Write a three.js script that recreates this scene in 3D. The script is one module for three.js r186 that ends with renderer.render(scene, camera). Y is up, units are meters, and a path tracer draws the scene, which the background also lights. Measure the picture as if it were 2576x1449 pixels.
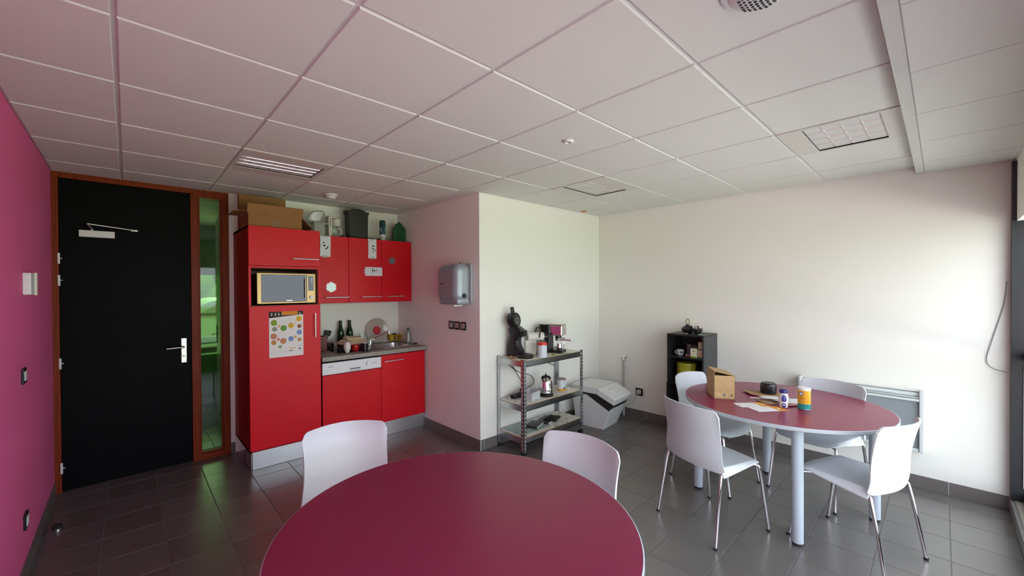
import * as THREE from 'three';
import { RoundedBoxGeometry } from 'three/addons/geometries/RoundedBoxGeometry.js';
import { mergeGeometries } from 'three/addons/utils/BufferGeometryUtils.js';

// ------------------------------------------------------------------ camera, sky, exposure
const scene = new THREE.Scene();
const F = 1020.06, FW = 2576, FH = 1449;                       // focal length in pixels of the 2576 x 1449 frame
const camera = new THREE.PerspectiveCamera(2 * Math.atan(FH / 2 / F) * 180 / Math.PI, FW / FH, 0.03, 200);
const EYE = 1.59;
{
  const yaw = 42.20659 * Math.PI / 180, pitch = -0.47847 * Math.PI / 180, roll = -0.31412 * Math.PI / 180;
  camera.rotation.order = 'YXZ';
  camera.rotation.set(pitch, -yaw, roll);
  camera.position.set(0, EYE, 0);
  camera.setViewOffset(FW, FH, 43.876, -9.492, FW, FH);        // the photograph is cropped slightly off the lens axis
}
scene.background = new THREE.Color().setRGB(0.86, 0.95, 1.06);  // bright overcast sky
scene.backgroundIntensity = 1;
const sun = new THREE.DirectionalLight(new THREE.Color().setRGB(1, 0.97, 0.91), 11);   // high sun from behind the building: the window side is in its shade
sun.position.set(4, 19, -14); sun.target.position.set(0, 0, 6); sun.castShadow = true;
sun.shadow.mapSize.set(2048, 2048); Object.assign(sun.shadow.camera, { left: -26, right: 26, top: 26, bottom: -26, near: 1, far: 70 });
scene.add(sun, sun.target);
const renderer = new THREE.WebGLRenderer({ antialias: true });
renderer.toneMapping = THREE.LinearToneMapping;
renderer.toneMappingExposure = 5.2;
renderer.shadowMap.enabled = true;

// ------------------------------------------------------------------ helpers
const taken = new Map();
function numbered(n) { const k = taken.get(n) ?? 0; taken.set(n, k + 1); return k ? n + '_' + String(k).padStart(3, '0') : n; }
let seed = 7;
const rnd = () => { seed = (seed * 1664525 + 1013904223) >>> 0; return seed / 4294967296; };
const V3 = (x, y, z) => new THREE.Vector3(x, y, z);
function prep(g) { let q = g.index ? g.toNonIndexed() : g; for (const k of Object.keys(q.attributes)) if (!['position', 'normal', 'uv'].includes(k)) q.deleteAttribute(k); if (!q.attributes.uv) q.setAttribute('uv', new THREE.BufferAttribute(new Float32Array(q.attributes.position.count * 2), 2)); return q; }
function merge(gs) { gs = Array.isArray(gs) ? gs : [gs]; return gs.length === 1 ? gs[0] : mergeGeometries(gs.map(prep)); }
function obj(name, gs, mat, parent) {
  const m = new THREE.Mesh(merge(gs), mat); m.name = parent ? name : numbered(name);
  m.castShadow = m.receiveShadow = true; (parent ?? scene).add(m); return m;
}
function tag(o, label, category, group) { o.userData = { ...o.userData, label, category }; if (group) o.userData.group = group; return o; }
function thing(name, label, category, pos = [0, 0, 0], turn = 0, group) {
  const o = new THREE.Group(); o.name = numbered(name); scene.add(o); o.position.set(...pos); o.rotation.y = turn; return tag(o, label, category, group);
}
function struct(name, label, category) { const o = new THREE.Group(); o.name = numbered(name); scene.add(o); o.userData = { label, category, kind: 'structure' }; return o; }
// world-metre uv from the dominant normal axis
function muv(g, s = 1) {
  g = g.index ? g.toNonIndexed() : g; const p = g.attributes.position, n = g.attributes.normal, uv = new Float32Array(p.count * 2);
  for (let i = 0; i < p.count; i++) {
    const ax = Math.abs(n.getX(i)), ay = Math.abs(n.getY(i)), az = Math.abs(n.getZ(i));
    const [a, b] = ay >= ax && ay >= az ? [p.getX(i), p.getZ(i)] : ax >= az ? [p.getZ(i), p.getY(i)] : [p.getX(i), p.getY(i)];
    uv[2 * i] = a * s; uv[2 * i + 1] = b * s;
  }
  g.setAttribute('uv', new THREE.BufferAttribute(uv, 2)); return g;
}
const bx = (x0, x1, y0, y1, z0, z1) => { const g = new THREE.BoxGeometry(x1 - x0, y1 - y0, z1 - z0); g.translate((x0 + x1) / 2, (y0 + y1) / 2, (z0 + z1) / 2); return g; };
const rb = (x0, x1, y0, y1, z0, z1, r = 0.004, s = 2) => { const g = new RoundedBoxGeometry(x1 - x0, y1 - y0, z1 - z0, s, Math.min(r, (x1 - x0) / 2.01, (y1 - y0) / 2.01, (z1 - z0) / 2.01)); g.translate((x0 + x1) / 2, (y0 + y1) / 2, (z0 + z1) / 2); return g; };
const cyl = (r0, r1, y0, y1, x = 0, z = 0, n = 28) => { const g = new THREE.CylinderGeometry(r1, r0, y1 - y0, n); g.translate(x, (y0 + y1) / 2, z); return g; };
const lathe = (pts, n = 36) => new THREE.LatheGeometry(pts.map(([r, y]) => new THREE.Vector2(Math.max(r, 0.00001), y)), n);
const at = (g, x, y, z) => { g.translate(x, y, z); return g; };
const rx = (g, a) => { g.rotateX(a); return g; }, ry = (g, a) => { g.rotateY(a); return g; }, rz = (g, a) => { g.rotateZ(a); return g; };
const tube = (pts, r, seg = 24, rad = 10, tension = 0.5) => new THREE.TubeGeometry(new THREE.CatmullRomCurve3(pts.map((p) => V3(...p)), false, 'catmullrom', tension), seg, r, rad, false);
const rod = (a, b, r, n = 10) => { const A = V3(...a), B = V3(...b), d = B.clone().sub(A); const g = new THREE.CylinderGeometry(r, r, d.length(), n); g.applyQuaternion(new THREE.Quaternion().setFromUnitVectors(V3(0, 1, 0), d.normalize())); g.translate((a[0] + b[0]) / 2, (a[1] + b[1]) / 2, (a[2] + b[2]) / 2); return g; };
const poly = (pts) => { const s = new THREE.Shape(); pts.forEach(([x, y], i) => (i ? s.lineTo(x, y) : s.moveTo(x, y))); s.closePath(); return s; };
const ext = (shape, depth, bevel = 0) => new THREE.ExtrudeGeometry(shape, { depth: depth - 2 * bevel, bevelEnabled: bevel > 0, bevelSize: bevel, bevelThickness: bevel, bevelSegments: 2, curveSegments: 16 });
// a surface sheet f(u, v) -> [x, y, z], u, v in 0..1, with thickness
function sheet(f, nu, nv, th) {
  const P = [], N = [], idx = [];
  const pt = (u, v) => V3(...f(u, v)), e = 1e-3;
  for (let s = 0; s < 2; s++) for (let j = 0; j <= nv; j++) for (let i = 0; i <= nu; i++) {
    const u = i / nu, v = j / nv, p = pt(u, v);
    const du = pt(Math.min(1, u + e), v).sub(pt(Math.max(0, u - e), v)), dv = pt(u, Math.min(1, v + e)).sub(pt(u, Math.max(0, v - e)));
    const n = du.cross(dv).normalize(); if (s) p.addScaledVector(n, -th); P.push(p.x, p.y, p.z);
  }
  const S = (nu + 1) * (nv + 1), id = (s, i, j) => s * S + j * (nu + 1) + i;
  for (let j = 0; j < nv; j++) for (let i = 0; i < nu; i++) {
    idx.push(id(0, i, j), id(0, i + 1, j), id(0, i + 1, j + 1), id(0, i, j), id(0, i + 1, j + 1), id(0, i, j + 1));
    idx.push(id(1, i, j), id(1, i + 1, j + 1), id(1, i + 1, j), id(1, i, j), id(1, i, j + 1), id(1, i + 1, j + 1));
  }
  const surf = new THREE.BufferGeometry(); surf.setAttribute('position', new THREE.Float32BufferAttribute(P, 3)); surf.setIndex(idx); surf.computeVertexNormals();
  const R = [], quad = (a, b, c, d) => { for (const k of [a, b, c, a, c, d]) R.push(P[3 * k], P[3 * k + 1], P[3 * k + 2]); };
  for (let i = 0; i < nu; i++) { quad(id(0, i, 0), id(1, i, 0), id(1, i + 1, 0), id(0, i + 1, 0)); quad(id(0, i, nv), id(0, i + 1, nv), id(1, i + 1, nv), id(1, i, nv)); }
  for (let j = 0; j < nv; j++) { quad(id(0, 0, j), id(0, 0, j + 1), id(1, 0, j + 1), id(1, 0, j)); quad(id(0, nu, j), id(1, nu, j), id(1, nu, j + 1), id(0, nu, j + 1)); }
  const rim = new THREE.BufferGeometry(); rim.setAttribute('position', new THREE.Float32BufferAttribute(R, 3)); rim.computeVertexNormals();
  return mergeGeometries([prep(surf), prep(rim)]);
}
// ------------------------------------------------------------------ textures and materials
function noiseTex(size, f, srgb) {
  const d = new Uint8Array(size * size * 4);
  for (let y = 0; y < size; y++) for (let x = 0; x < size; x++) { const c = f(x, y); const o = 4 * (y * size + x); for (let k = 0; k < 3; k++) d[o + k] = Math.max(0, Math.min(255, Array.isArray(c) ? c[k] : c)); d[o + 3] = 255; }
  const t = new THREE.DataTexture(d, size, size); t.wrapS = t.wrapT = THREE.RepeatWrapping; t.magFilter = THREE.LinearFilter; t.minFilter = THREE.LinearFilter; if (srgb) t.colorSpace = THREE.SRGBColorSpace; t.needsUpdate = true; return t;
}
function valueNoise(size, cells) {                                // tileable value noise in 0..1
  const g = Array.from({ length: cells * cells }, rnd), s = (t) => t * t * (3 - 2 * t);
  return (x, y) => { const X = x / size * cells, Y = y / size * cells, i = Math.floor(X), j = Math.floor(Y), a = s(X - i), b = s(Y - j), q = (m, n) => g[((n + cells) % cells) * cells + ((m + cells) % cells)];
    return (q(i, j) * (1 - a) + q(i + 1, j) * a) * (1 - b) + (q(i, j + 1) * (1 - a) + q(i + 1, j + 1) * a) * b; };
}
const n8 = valueNoise(256, 8), n32 = valueNoise(256, 32), n128 = valueNoise(256, 128);
const rep = (t, k) => { const c = t.clone(); c.repeat.set(k, k); c.needsUpdate = true; return c; };
const plasterBump = noiseTex(256, (x, y) => 90 * n32(x, y) + 120 * n128(x, y));
const speckBump = noiseTex(256, (x, y) => 60 * n32(x, y) + 150 * n128(x, y) + 40 * rnd());
const tileRough = noiseTex(256, (x, y) => 195 + 20 * n8(x, y) + 16 * n32(x, y));
const cardTint = noiseTex(256, (x, y) => { const k = 215 + 20 * n32(x, y) + 20 * n128(x, (y * 7) % 256); return [k, k, k]; }, true);
const woodTint = noiseTex(256, (x, y) => { const k = 175 + 55 * n32((x * 4) % 256, Math.floor(y / 10)) + 25 * n128(x, y / 6); return [k, k, k]; }, true);
const stoneTint = noiseTex(256, (x, y) => { const k = 165 + 45 * n32(x, y) + 45 * n128(x, y); return [k, k * 0.99, k * 0.96]; }, true);
const M = (hex, rough = 0.6, metal = 0, more = {}) => new THREE.MeshPhysicalMaterial({ color: hex, roughness: rough, metalness: metal, ...more });
const lin = (r, g, b) => new THREE.Color().setRGB(r, g, b);
const mt = {
  white: M(lin(0.85, 0.835, 0.77), 0.75, 0, { bumpMap: rep(plasterBump, 5), bumpScale: 0.0003 }),
  palePink: M(lin(0.91, 0.85, 0.845), 0.75, 0, { bumpMap: rep(plasterBump, 5), bumpScale: 0.0003 }),
  pink: M(lin(0.82, 0.15, 0.36), 0.7, 0, { specularIntensity: 0.4, bumpMap: rep(plasterBump, 4), bumpScale: 0.0006 }),
  ceil: M(lin(0.74, 0.745, 0.70), 0.9, 0, { bumpMap: rep(speckBump, 3), bumpScale: 0.0005 }),
  grid: M(lin(0.70, 0.70, 0.68), 0.5),
  fixture: M(lin(0.66, 0.65, 0.60), 0.45),
  reflector: M(lin(0.42, 0.42, 0.41), 0.12, 1),
  mirror: M(lin(0.86, 0.86, 0.86), 0.06, 1),
  floorTiles: [0, 1, 2].map((k) => M(lin(0.125 + 0.008 * k, 0.112 + 0.008 * k, 0.105 + 0.008 * k), 0.27 + 0.02 * k, 0, { ior: 1.8 })),
  grout: M(lin(0.15, 0.143, 0.135), 0.9),
  skirting: M(lin(0.15, 0.136, 0.127), 0.4),
  slab: M(lin(0.35, 0.35, 0.35), 0.9),
  frameWood: M(lin(0.30, 0.045, 0.008), 0.45, 0, { specularIntensity: 0.35, map: rep(woodTint, 1.5) }),
  doorBlack: M(lin(0.004, 0.0038, 0.0048), 0.5, 0, { specularIntensity: 0.12 }),
  steel: M(lin(0.62, 0.61, 0.58), 0.28, 1),
  chrome: M(lin(0.80, 0.80, 0.80), 0.08, 1),
  galv: M(lin(0.52, 0.55, 0.57), 0.30, 1, { roughnessMap: rep(tileRough, 8) }),
  alu: M(lin(0.72, 0.73, 0.74), 0.32, 0.85),
  redDoor: M(lin(0.66, 0.006, 0.018), 0.4, 0, { specularIntensity: 0.5 }),
  redDeep: M(lin(0.62, 0.005, 0.014), 0.4, 0, { specularIntensity: 0.5 }),
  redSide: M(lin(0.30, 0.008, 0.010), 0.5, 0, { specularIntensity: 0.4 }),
  dark: M(lin(0.012, 0.012, 0.013), 0.5),
  black: M(lin(0.010, 0.010, 0.011), 0.3),
  blackGloss: M(lin(0.008, 0.008, 0.009), 0.08),
  rubber: M(lin(0.015, 0.015, 0.016), 0.7),
  plasticWhite: M(lin(0.78, 0.79, 0.79), 0.35),
  chair: M(lin(0.62, 0.645, 0.68), 0.38),
  tableTop: M(lin(0.235, 0.014, 0.062), 0.3, 0, { specularIntensity: 0.8 }),
  tableEdge: M(lin(0.42, 0.46, 0.50), 0.4),
  tableLeg: M(lin(0.46, 0.52, 0.58), 0.38),
  card: M(lin(0.36, 0.175, 0.06), 0.85, 0, { map: rep(cardTint, 4) }),
  cardPale: M(lin(0.56, 0.37, 0.18), 0.85, 0, { map: rep(cardTint, 4) }),
  worktop: M(lin(0.44, 0.41, 0.37), 0.45, 0, { map: rep(stoneTint, 4) }),
  glass: M(0xffffff, 0.02, 0, { transmission: 1, thickness: 0, ior: 1.5 }),
  tintGlass: M(lin(0.70, 0.86, 0.72), 0.02, 0, { transmission: 1, thickness: 0, ior: 1.5 }),
  clearGlass: M(lin(0.95, 0.97, 0.96), 0.03, 0, { transmission: 1, thickness: 0, ior: 1.45 }),
  winFrame: M(lin(0.014, 0.016, 0.018), 0.4),
  greenPanel: M(lin(0.035, 0.20, 0.008), 0.4),
  bottleGreen: M(lin(0.012, 0.05, 0.012), 0.08, 0, { transmission: 0.35, thickness: 0 }),
  paper: M(lin(0.82, 0.82, 0.82), 0.85),
};
function canvasMat(w, h, draw, rough = 0.6, more = {}) {
  const c = document.createElement('canvas'); c.width = w; c.height = h; const g = c.getContext('2d'); draw(g, w, h);
  const t = new THREE.CanvasTexture(c); t.colorSpace = THREE.SRGBColorSpace; t.magFilter = THREE.LinearFilter;
  return new THREE.MeshPhysicalMaterial({ map: t, roughness: rough, ...more });
}
const plane = (w, h) => new THREE.PlaneGeometry(w, h);

// ------------------------------------------------------------------ room dimensions (metres; camera stands at x = z = 0)
const XL = -0.43, XR = 4.61, ZD = -4.65, ZB = -3.035, XP = 2.555, ZW = 0.325, CE = 2.525, SOF = 2.468, ZS = -0.137;
const WX0 = -0.30;                                               // left end of the window opening
const gx = (i) => -0.0248 + 0.6 * i, gz = (j) => -1.2957 - 0.6 * j;

// walls
{
  let w = struct('wall_left', 'magenta pink wall beside the black door', 'wall'); obj('plaster', muv(bx(XL - 0.2, XL, -0.1, 2.7, -4.85, 0.6)), mt.pink, w);
  w = struct('wall_back', 'pale wall behind the red kitchen units', 'wall');
  obj('plaster', muv(bx(0.776, XP + 0.2, -0.1, 2.7, -4.85, ZD)), mt.white, w);
  obj('door_reveal', muv(bx(0.737, 0.776, -0.1, 2.7, -4.85, ZD)), mt.palePink, w);
  obj('lintel', muv(bx(XL, 0.737, CE, 2.7, -4.85, ZD)), mt.white, w);
  w = struct('wall_return', 'pale pink short wall holding the towel dispenser', 'wall'); obj('plaster', muv(bx(XP, XP + 0.2, -0.1, 2.7, -4.85, ZB - 0.001)), mt.palePink, w);
  w = struct('wall_middle', 'white wall behind the metal shelf rack', 'wall'); obj('plaster', muv(bx(XP + 0.0005, XR + 0.2, -0.1, 2.7, ZB - 0.2, ZB)), mt.white, w);
  w = struct('wall_right', 'long white wall with the radiator and bookcase', 'wall'); obj('plaster', muv(bx(XR, XR + 0.2, -0.1, 2.7, ZB - 0.2, 0.6)), mt.white, w);
  w = struct('wall_front', 'white wall around the tall window, beside the camera', 'wall');
  obj('plaster', [muv(bx(XL, WX0, -0.1, 2.7, ZW, ZW + 0.25)), muv(bx(WX0, XR, 2.45, 2.7, ZW + 0.02, ZW + 0.25))], mt.white, w);
  obj('window_bulkhead', muv(bx(WX0, XR - 0.075, 2.035, SOF + 0.02, ZW + 0.022, ZW + 0.06)), mt.white, w);
  obj('sill_riser', bx(WX0, XR, -0.1, 0.095, ZW, ZW + 0.02), mt.skirting, w);
  obj('sill', bx(WX0, XR, -0.1, 0.10, ZW + 0.02, ZW + 0.25), mt.worktop, w);
}
// window in the front wall: dark frame with two rows of panes
{
  const w = struct('window_1', 'full height dark framed window at the right edge', 'window'), z0 = ZW + 0.06, z1 = ZW + 0.13;
  obj('frame', [bx(XR - 0.07, XR, 0.10, 2.45, ZW + 0.001, z1), bx(WX0, WX0 + 0.06, 0.1, 2.45, z0, z1), bx(WX0, XR, 0.1, 0.16, z0, z1), bx(WX0, XR, 2.03, 2.10, z0, z1)], mt.winFrame, w);
  obj('transom', bx(WX0, XR - 0.07, 1.07, 1.13, z0, z1), mt.winFrame, w);
  const n = 3, dx = (XR - 0.07 - WX0 - 0.06) / n;
  for (let i = 1; i < n; i++) obj('mullion', bx(WX0 + 0.06 + i * dx - 0.03, WX0 + 0.06 + i * dx + 0.03, 0.1, 2.05, z0, z1), mt.winFrame, w);
  for (let i = 0; i < n; i++) for (const [a, b] of [[0.16, 1.07], [1.13, 2.03]]) {
    const p = obj('pane', plane(dx - (i ? 0.06 : 0.03), b - a), mt.glass, w); p.position.set(WX0 + 0.06 + (i + 0.5) * dx + (i ? 0 : -0.015), (a + b) / 2, z0 + 0.035);
  }
  obj('glazing_bead', rod([XR - 0.075, 0.2, ZW + 0.055], [XR - 0.075, 1.04, ZW + 0.055], 0.0035, 6), mt.steel, w);
}
// floor
{
  const f = struct('floor', 'dark grey square tiled floor', 'floor');
  obj('screed', bx(XL - 0.2, XR + 0.2, -0.1, -0.0018, -4.85, 0.6), mt.grout, f);
  const T = 0.303, g = [0, 1, 2].map((k) => { const q = rb(-T / 2 + 0.0025, T / 2 - 0.0025, -0.008, 0, -T / 2 + 0.0025, T / 2 - 0.0025, 0.0012, 1); muv(q); const uv = q.attributes.uv; for (let i = 0; i < uv.count; i++) uv.setXY(i, uv.getX(i) + 0.31 * k, uv.getY(i) + 0.17 * k); return q; });
  let n = 0;
  for (let i = -3; i < 14; i++) for (let j = 0; j < 17; j++) {
    const x0 = 0.477 + T * i, z1 = 0.04 + T - T * j, x1 = x0 + T, z0 = z1 - T;
    if (x0 > XR - 0.02 || x1 < XL + 0.02 || z1 < ZD + 0.02) continue;
    if (x0 > XP - 0.02 && z1 < ZB + 0.02) continue;
    if (z1 < -4.12 && x0 > 0.85) continue;                     // under the kitchen units
    const cx0 = Math.max(x0, XL), cx1 = Math.min(x1, XR), cz0 = Math.max(z0, x0 > XP - 0.05 ? ZB : ZD), cz1 = Math.min(z1, ZW);
    const k = Math.floor(rnd() * 3), m = obj('floor_tile', g[k], mt.floorTiles[Math.floor(rnd() * 3)], f); n++;
    m.scale.set((cx1 - cx0) / T, 1, (cz1 - cz0) / T); m.position.set((cx0 + cx1) / 2, 0, (cz0 + cz1) / 2);
  }
}
// skirting tiles
function skirting(name, label, along, fixed, from, to, dir, joint) {
  const w = struct(name, label, 'baseboard'), L = 0.303; let a = from;
  const cuts = [from]; for (let k = joint - 20 * L; k < to; k += L) if (k > from + 0.03 && k < to - 0.03) cuts.push(k); cuts.push(to);
  for (let i = 0; i + 1 < cuts.length; i++) {
    const p0 = cuts[i] + 0.0015, p1 = cuts[i + 1] - 0.0015;
    obj('skirting_tile', muv(along === 'x' ? rb(p0, p1, 0.0005, 0.1, Math.min(fixed, fixed + dir * 0.009), Math.max(fixed, fixed + dir * 0.009), 0.002, 1) : rb(Math.min(fixed, fixed + dir * 0.009), Math.max(fixed, fixed + dir * 0.009), 0.0005, 0.1, p0, p1, 0.002, 1)), mt.skirting, w);
  }
  obj('grout', along === 'x' ? bx(from, to, 0, 0.098, Math.min(fixed, fixed + dir * 0.007), Math.max(fixed, fixed + dir * 0.007)) : bx(Math.min(fixed, fixed + dir * 0.007), Math.max(fixed, fixed + dir * 0.007), 0, 0.098, from, to), mt.fixture, w);
}
skirting('baseboard_right', 'grey tile skirting along the radiator wall', 'z', XR, ZB + 0.01, ZW, -1, 0.04);
skirting('baseboard_middle', 'grey tile skirting below the shelf rack wall', 'x', ZB, XP, XR - 0.01, 1, 2.6);
skirting('baseboard_return', 'grey tile skirting below the towel dispenser wall', 'z', XP, -4.04, ZB + 0.009, -1, -3.26);
skirting('baseboard_left', 'grey tile skirting along the pink wall', 'z', XL, -4.6, ZW, 1, -3.9);
skirting('baseboard_back', 'short grey tile skirting between door frame and fridge cabinet', 'x', ZD, 0.738, 0.776, 1, 5);

// ceiling: grid with individual tegular tiles, lowered strip along the window
const fixtures = [[1, 3], [5, 1], [5, -2]];
{
  const c = struct('ceiling', 'white suspended ceiling of square tiles', 'ceiling');
  obj('grid', bx(XL - 0.2, XR + 0.2, CE + 0.007, CE + 0.03, -4.85, 0.6), mt.grid, c);
  obj('slab', bx(XL - 0.2, XR + 0.2, CE + 0.12, CE + 0.2, -4.85, 0.6), mt.slab, c);
  const cache = new Map();
  const tile = (w, d) => { const k = w.toFixed(3) + '/' + d.toFixed(3); if (!cache.has(k)) { const b = 0.003, s = new THREE.Shape(); const hw = w / 2 - b, hd = d / 2 - b; s.moveTo(-hw, -hd); s.lineTo(hw, -hd); s.lineTo(hw, hd); s.lineTo(-hw, hd); s.closePath(); const q = new THREE.ExtrudeGeometry(s, { depth: 0.006, bevelEnabled: true, bevelSize: b, bevelThickness: 0.002, bevelSegments: 1 }); q.rotateX(Math.PI / 2); q.translate(0, 0.0085, 0); cache.set(k, muv(q)); } return cache.get(k); };
  for (let i = -1; i < 8; i++) for (let j = -2; j < 6; j++) {
    const x0 = Math.max(gx(i), XL), x1 = Math.min(gx(i + 1), XR), z1 = Math.min(gz(j), ZS), zmin = gx(i) > XP - 0.06 || (x0 + x1) / 2 > XP ? ZB : ZD, z0 = Math.max(gz(j + 1), zmin);
    if (x1 - x0 < 0.04 || z1 - z0 < 0.04 || fixtures.some(([a, b]) => a === i && b === j)) continue;
    if ((x0 + x1) / 2 > XP && z1 < ZB) continue;
    const m = obj('ceiling_tile', tile(x1 - x0 - 0.017, z1 - z0 - 0.017), mt.ceil, c); m.position.set((x0 + x1) / 2, CE, (z0 + z1) / 2);
  }
  // lowered strip
  const sf = struct('trim_1', 'lowered ceiling strip along the window', 'ceiling strip');
  obj('edge', bx(XL, XR, SOF, CE + 0.006, ZS, ZS + 0.045), mt.ceil, sf); obj('backing', bx(XL, XR, SOF + 0.007, SOF + 0.03, ZS + 0.04, ZW + 0.02), mt.grid, sf);
  for (let i = -1; i < 8; i++) { const x0 = Math.max(1.803 + 0.6 * (i - 3), XL), x1 = Math.min(1.803 + 0.6 * (i - 2), XR); if (x1 - x0 < 0.04) continue; const m = obj('ceiling_tile', tile(x1 - x0 - 0.006, ZW + 0.02 - ZS - 0.047), mt.ceil, sf); m.position.set((x0 + x1) / 2, SOF, (ZS + 0.047 + ZW + 0.02) / 2); }
}
// recessed louvre lights (switched off)
const lightLabels = ['recessed louvre ceiling light nearest the black door', 'recessed louvre light above the metal shelf rack', 'recessed louvre ceiling light nearest the window'];
fixtures.forEach(([i, j], k) => {
  const t = thing('ceiling_light', lightLabels[k], 'light', [gx(i) + 0.3, CE, gz(j) - 0.3], 0, 'recessed ceiling lights'), W = 0.294, w = 0.272, d = 0.172;
  obj('frame', [bx(-W, W, -0.003, 0.012, -W, -d), bx(-W, W, -0.003, 0.012, d, W), bx(-W, -w, -0.003, 0.012, -d, d), bx(w, W, -0.003, 0.012, -d, d)], mt.fixture, t);
  obj('housing', [bx(-w - 0.004, w + 0.004, 0.075, 0.08, -d - 0.004, d + 0.004), bx(-w - 0.004, -w, 0, 0.08, -d, d), bx(w, w + 0.004, 0, 0.08, -d, d), bx(-w, w, 0, 0.08, -d - 0.004, -d), bx(-w, w, 0, 0.08, d, d + 0.004)], mt.reflector, t);
  const rows = 4, cols = k === 2 ? 4 : 7;
  for (let a = 1; a < rows; a++) { const z = -d + (2 * d * a) / rows; const f = ext(poly([[-0.006, 0.022], [-0.0045, 0.008], [-0.002, 0.001], [0, 0], [0.002, 0.001], [0.0045, 0.008], [0.006, 0.022]]), 2 * w); f.rotateY(Math.PI / 2); f.translate(-w, 0.002, z); obj('fin', f, mt.mirror, t); }
  for (let b = 1; b < cols; b++) { const x = -w + (2 * w * b) / cols; obj('cross_blade', at(ext(poly([[-0.005, 0.022], [-0.0015, 0.004], [0.0015, 0.004], [0.005, 0.022]]), 2 * d), x, 0.002, -d), mt.mirror, t); }
});
// ceiling fittings
{
  let t = thing('smoke_detector', 'round white smoke detector on the ceiling above the kitchen', 'detector', [1.50, CE, -4.05]);
  obj('base', lathe([[0, 0], [0.068, 0], [0.068, -0.006], [0.05, -0.026], [0, -0.026]]), mt.plasticWhite, t); obj('sensor_head', lathe([[0.045, -0.026], [0.043, -0.034], [0.036, -0.044], [0, -0.046]]), mt.plasticWhite, t);
  t = thing('ceiling_sensor', 'small round white presence sensor in the middle of the ceiling', 'sensor', [2.086, CE, -1.594]);
  obj('rim', lathe([[0.026, 0.0], [0.034, 0.0], [0.033, -0.008], [0.022, -0.014], [0.019, -0.014], [0.018, -0.006]]), mt.plasticWhite, t); obj('lens', lathe([[0, -0.006], [0.018, -0.006], [0.018, -0.002]]), M(lin(0.2, 0.18, 0.14), 0.4), t);
  t = thing('ceiling_rosette', 'small orange disc on the ceiling near the corner', 'disc', [4.13, CE, -2.93]);
  obj('disc', lathe([[0, -0.010], [0.030, -0.010], [0.038, 0]]), M(lin(0.55, 0.25, 0.1), 0.6), t);
  t = thing('ceiling_speaker', 'white perforated dome on the ceiling at the top edge', 'speaker', [1.47, CE, -0.38]);
  obj('flange', lathe([[0.06, 0], [0.112, 0], [0.11, -0.006], [0.092, -0.012], [0.086, -0.006], [0.06, -0.006]]), mt.plasticWhite, t);
  obj('dome', lathe([[0.09, -0.004], [0.085, -0.018], [0.068, -0.033], [0.04, -0.042], [0, -0.045]]), mt.plasticWhite, t);
  const holes = []; for (let a = -4; a <= 4; a++) for (let b = -4; b <= 4; b++) { const x = (a + (b & 1) * 0.5) * 0.015, z = b * 0.013, r = Math.hypot(x, z); if (r > 0.062) continue; const y = -0.045 + 0.012 * (r / 0.068) ** 2 - 0.0006; const h = new THREE.CylinderGeometry(0.0046, 0.0046, 0.002, 12); h.translate(x, y, z); holes.push(h); }
  const hm = obj('perforation', holes, mt.dark, t); hm.userData.kind = 'stuff';
}
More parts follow.
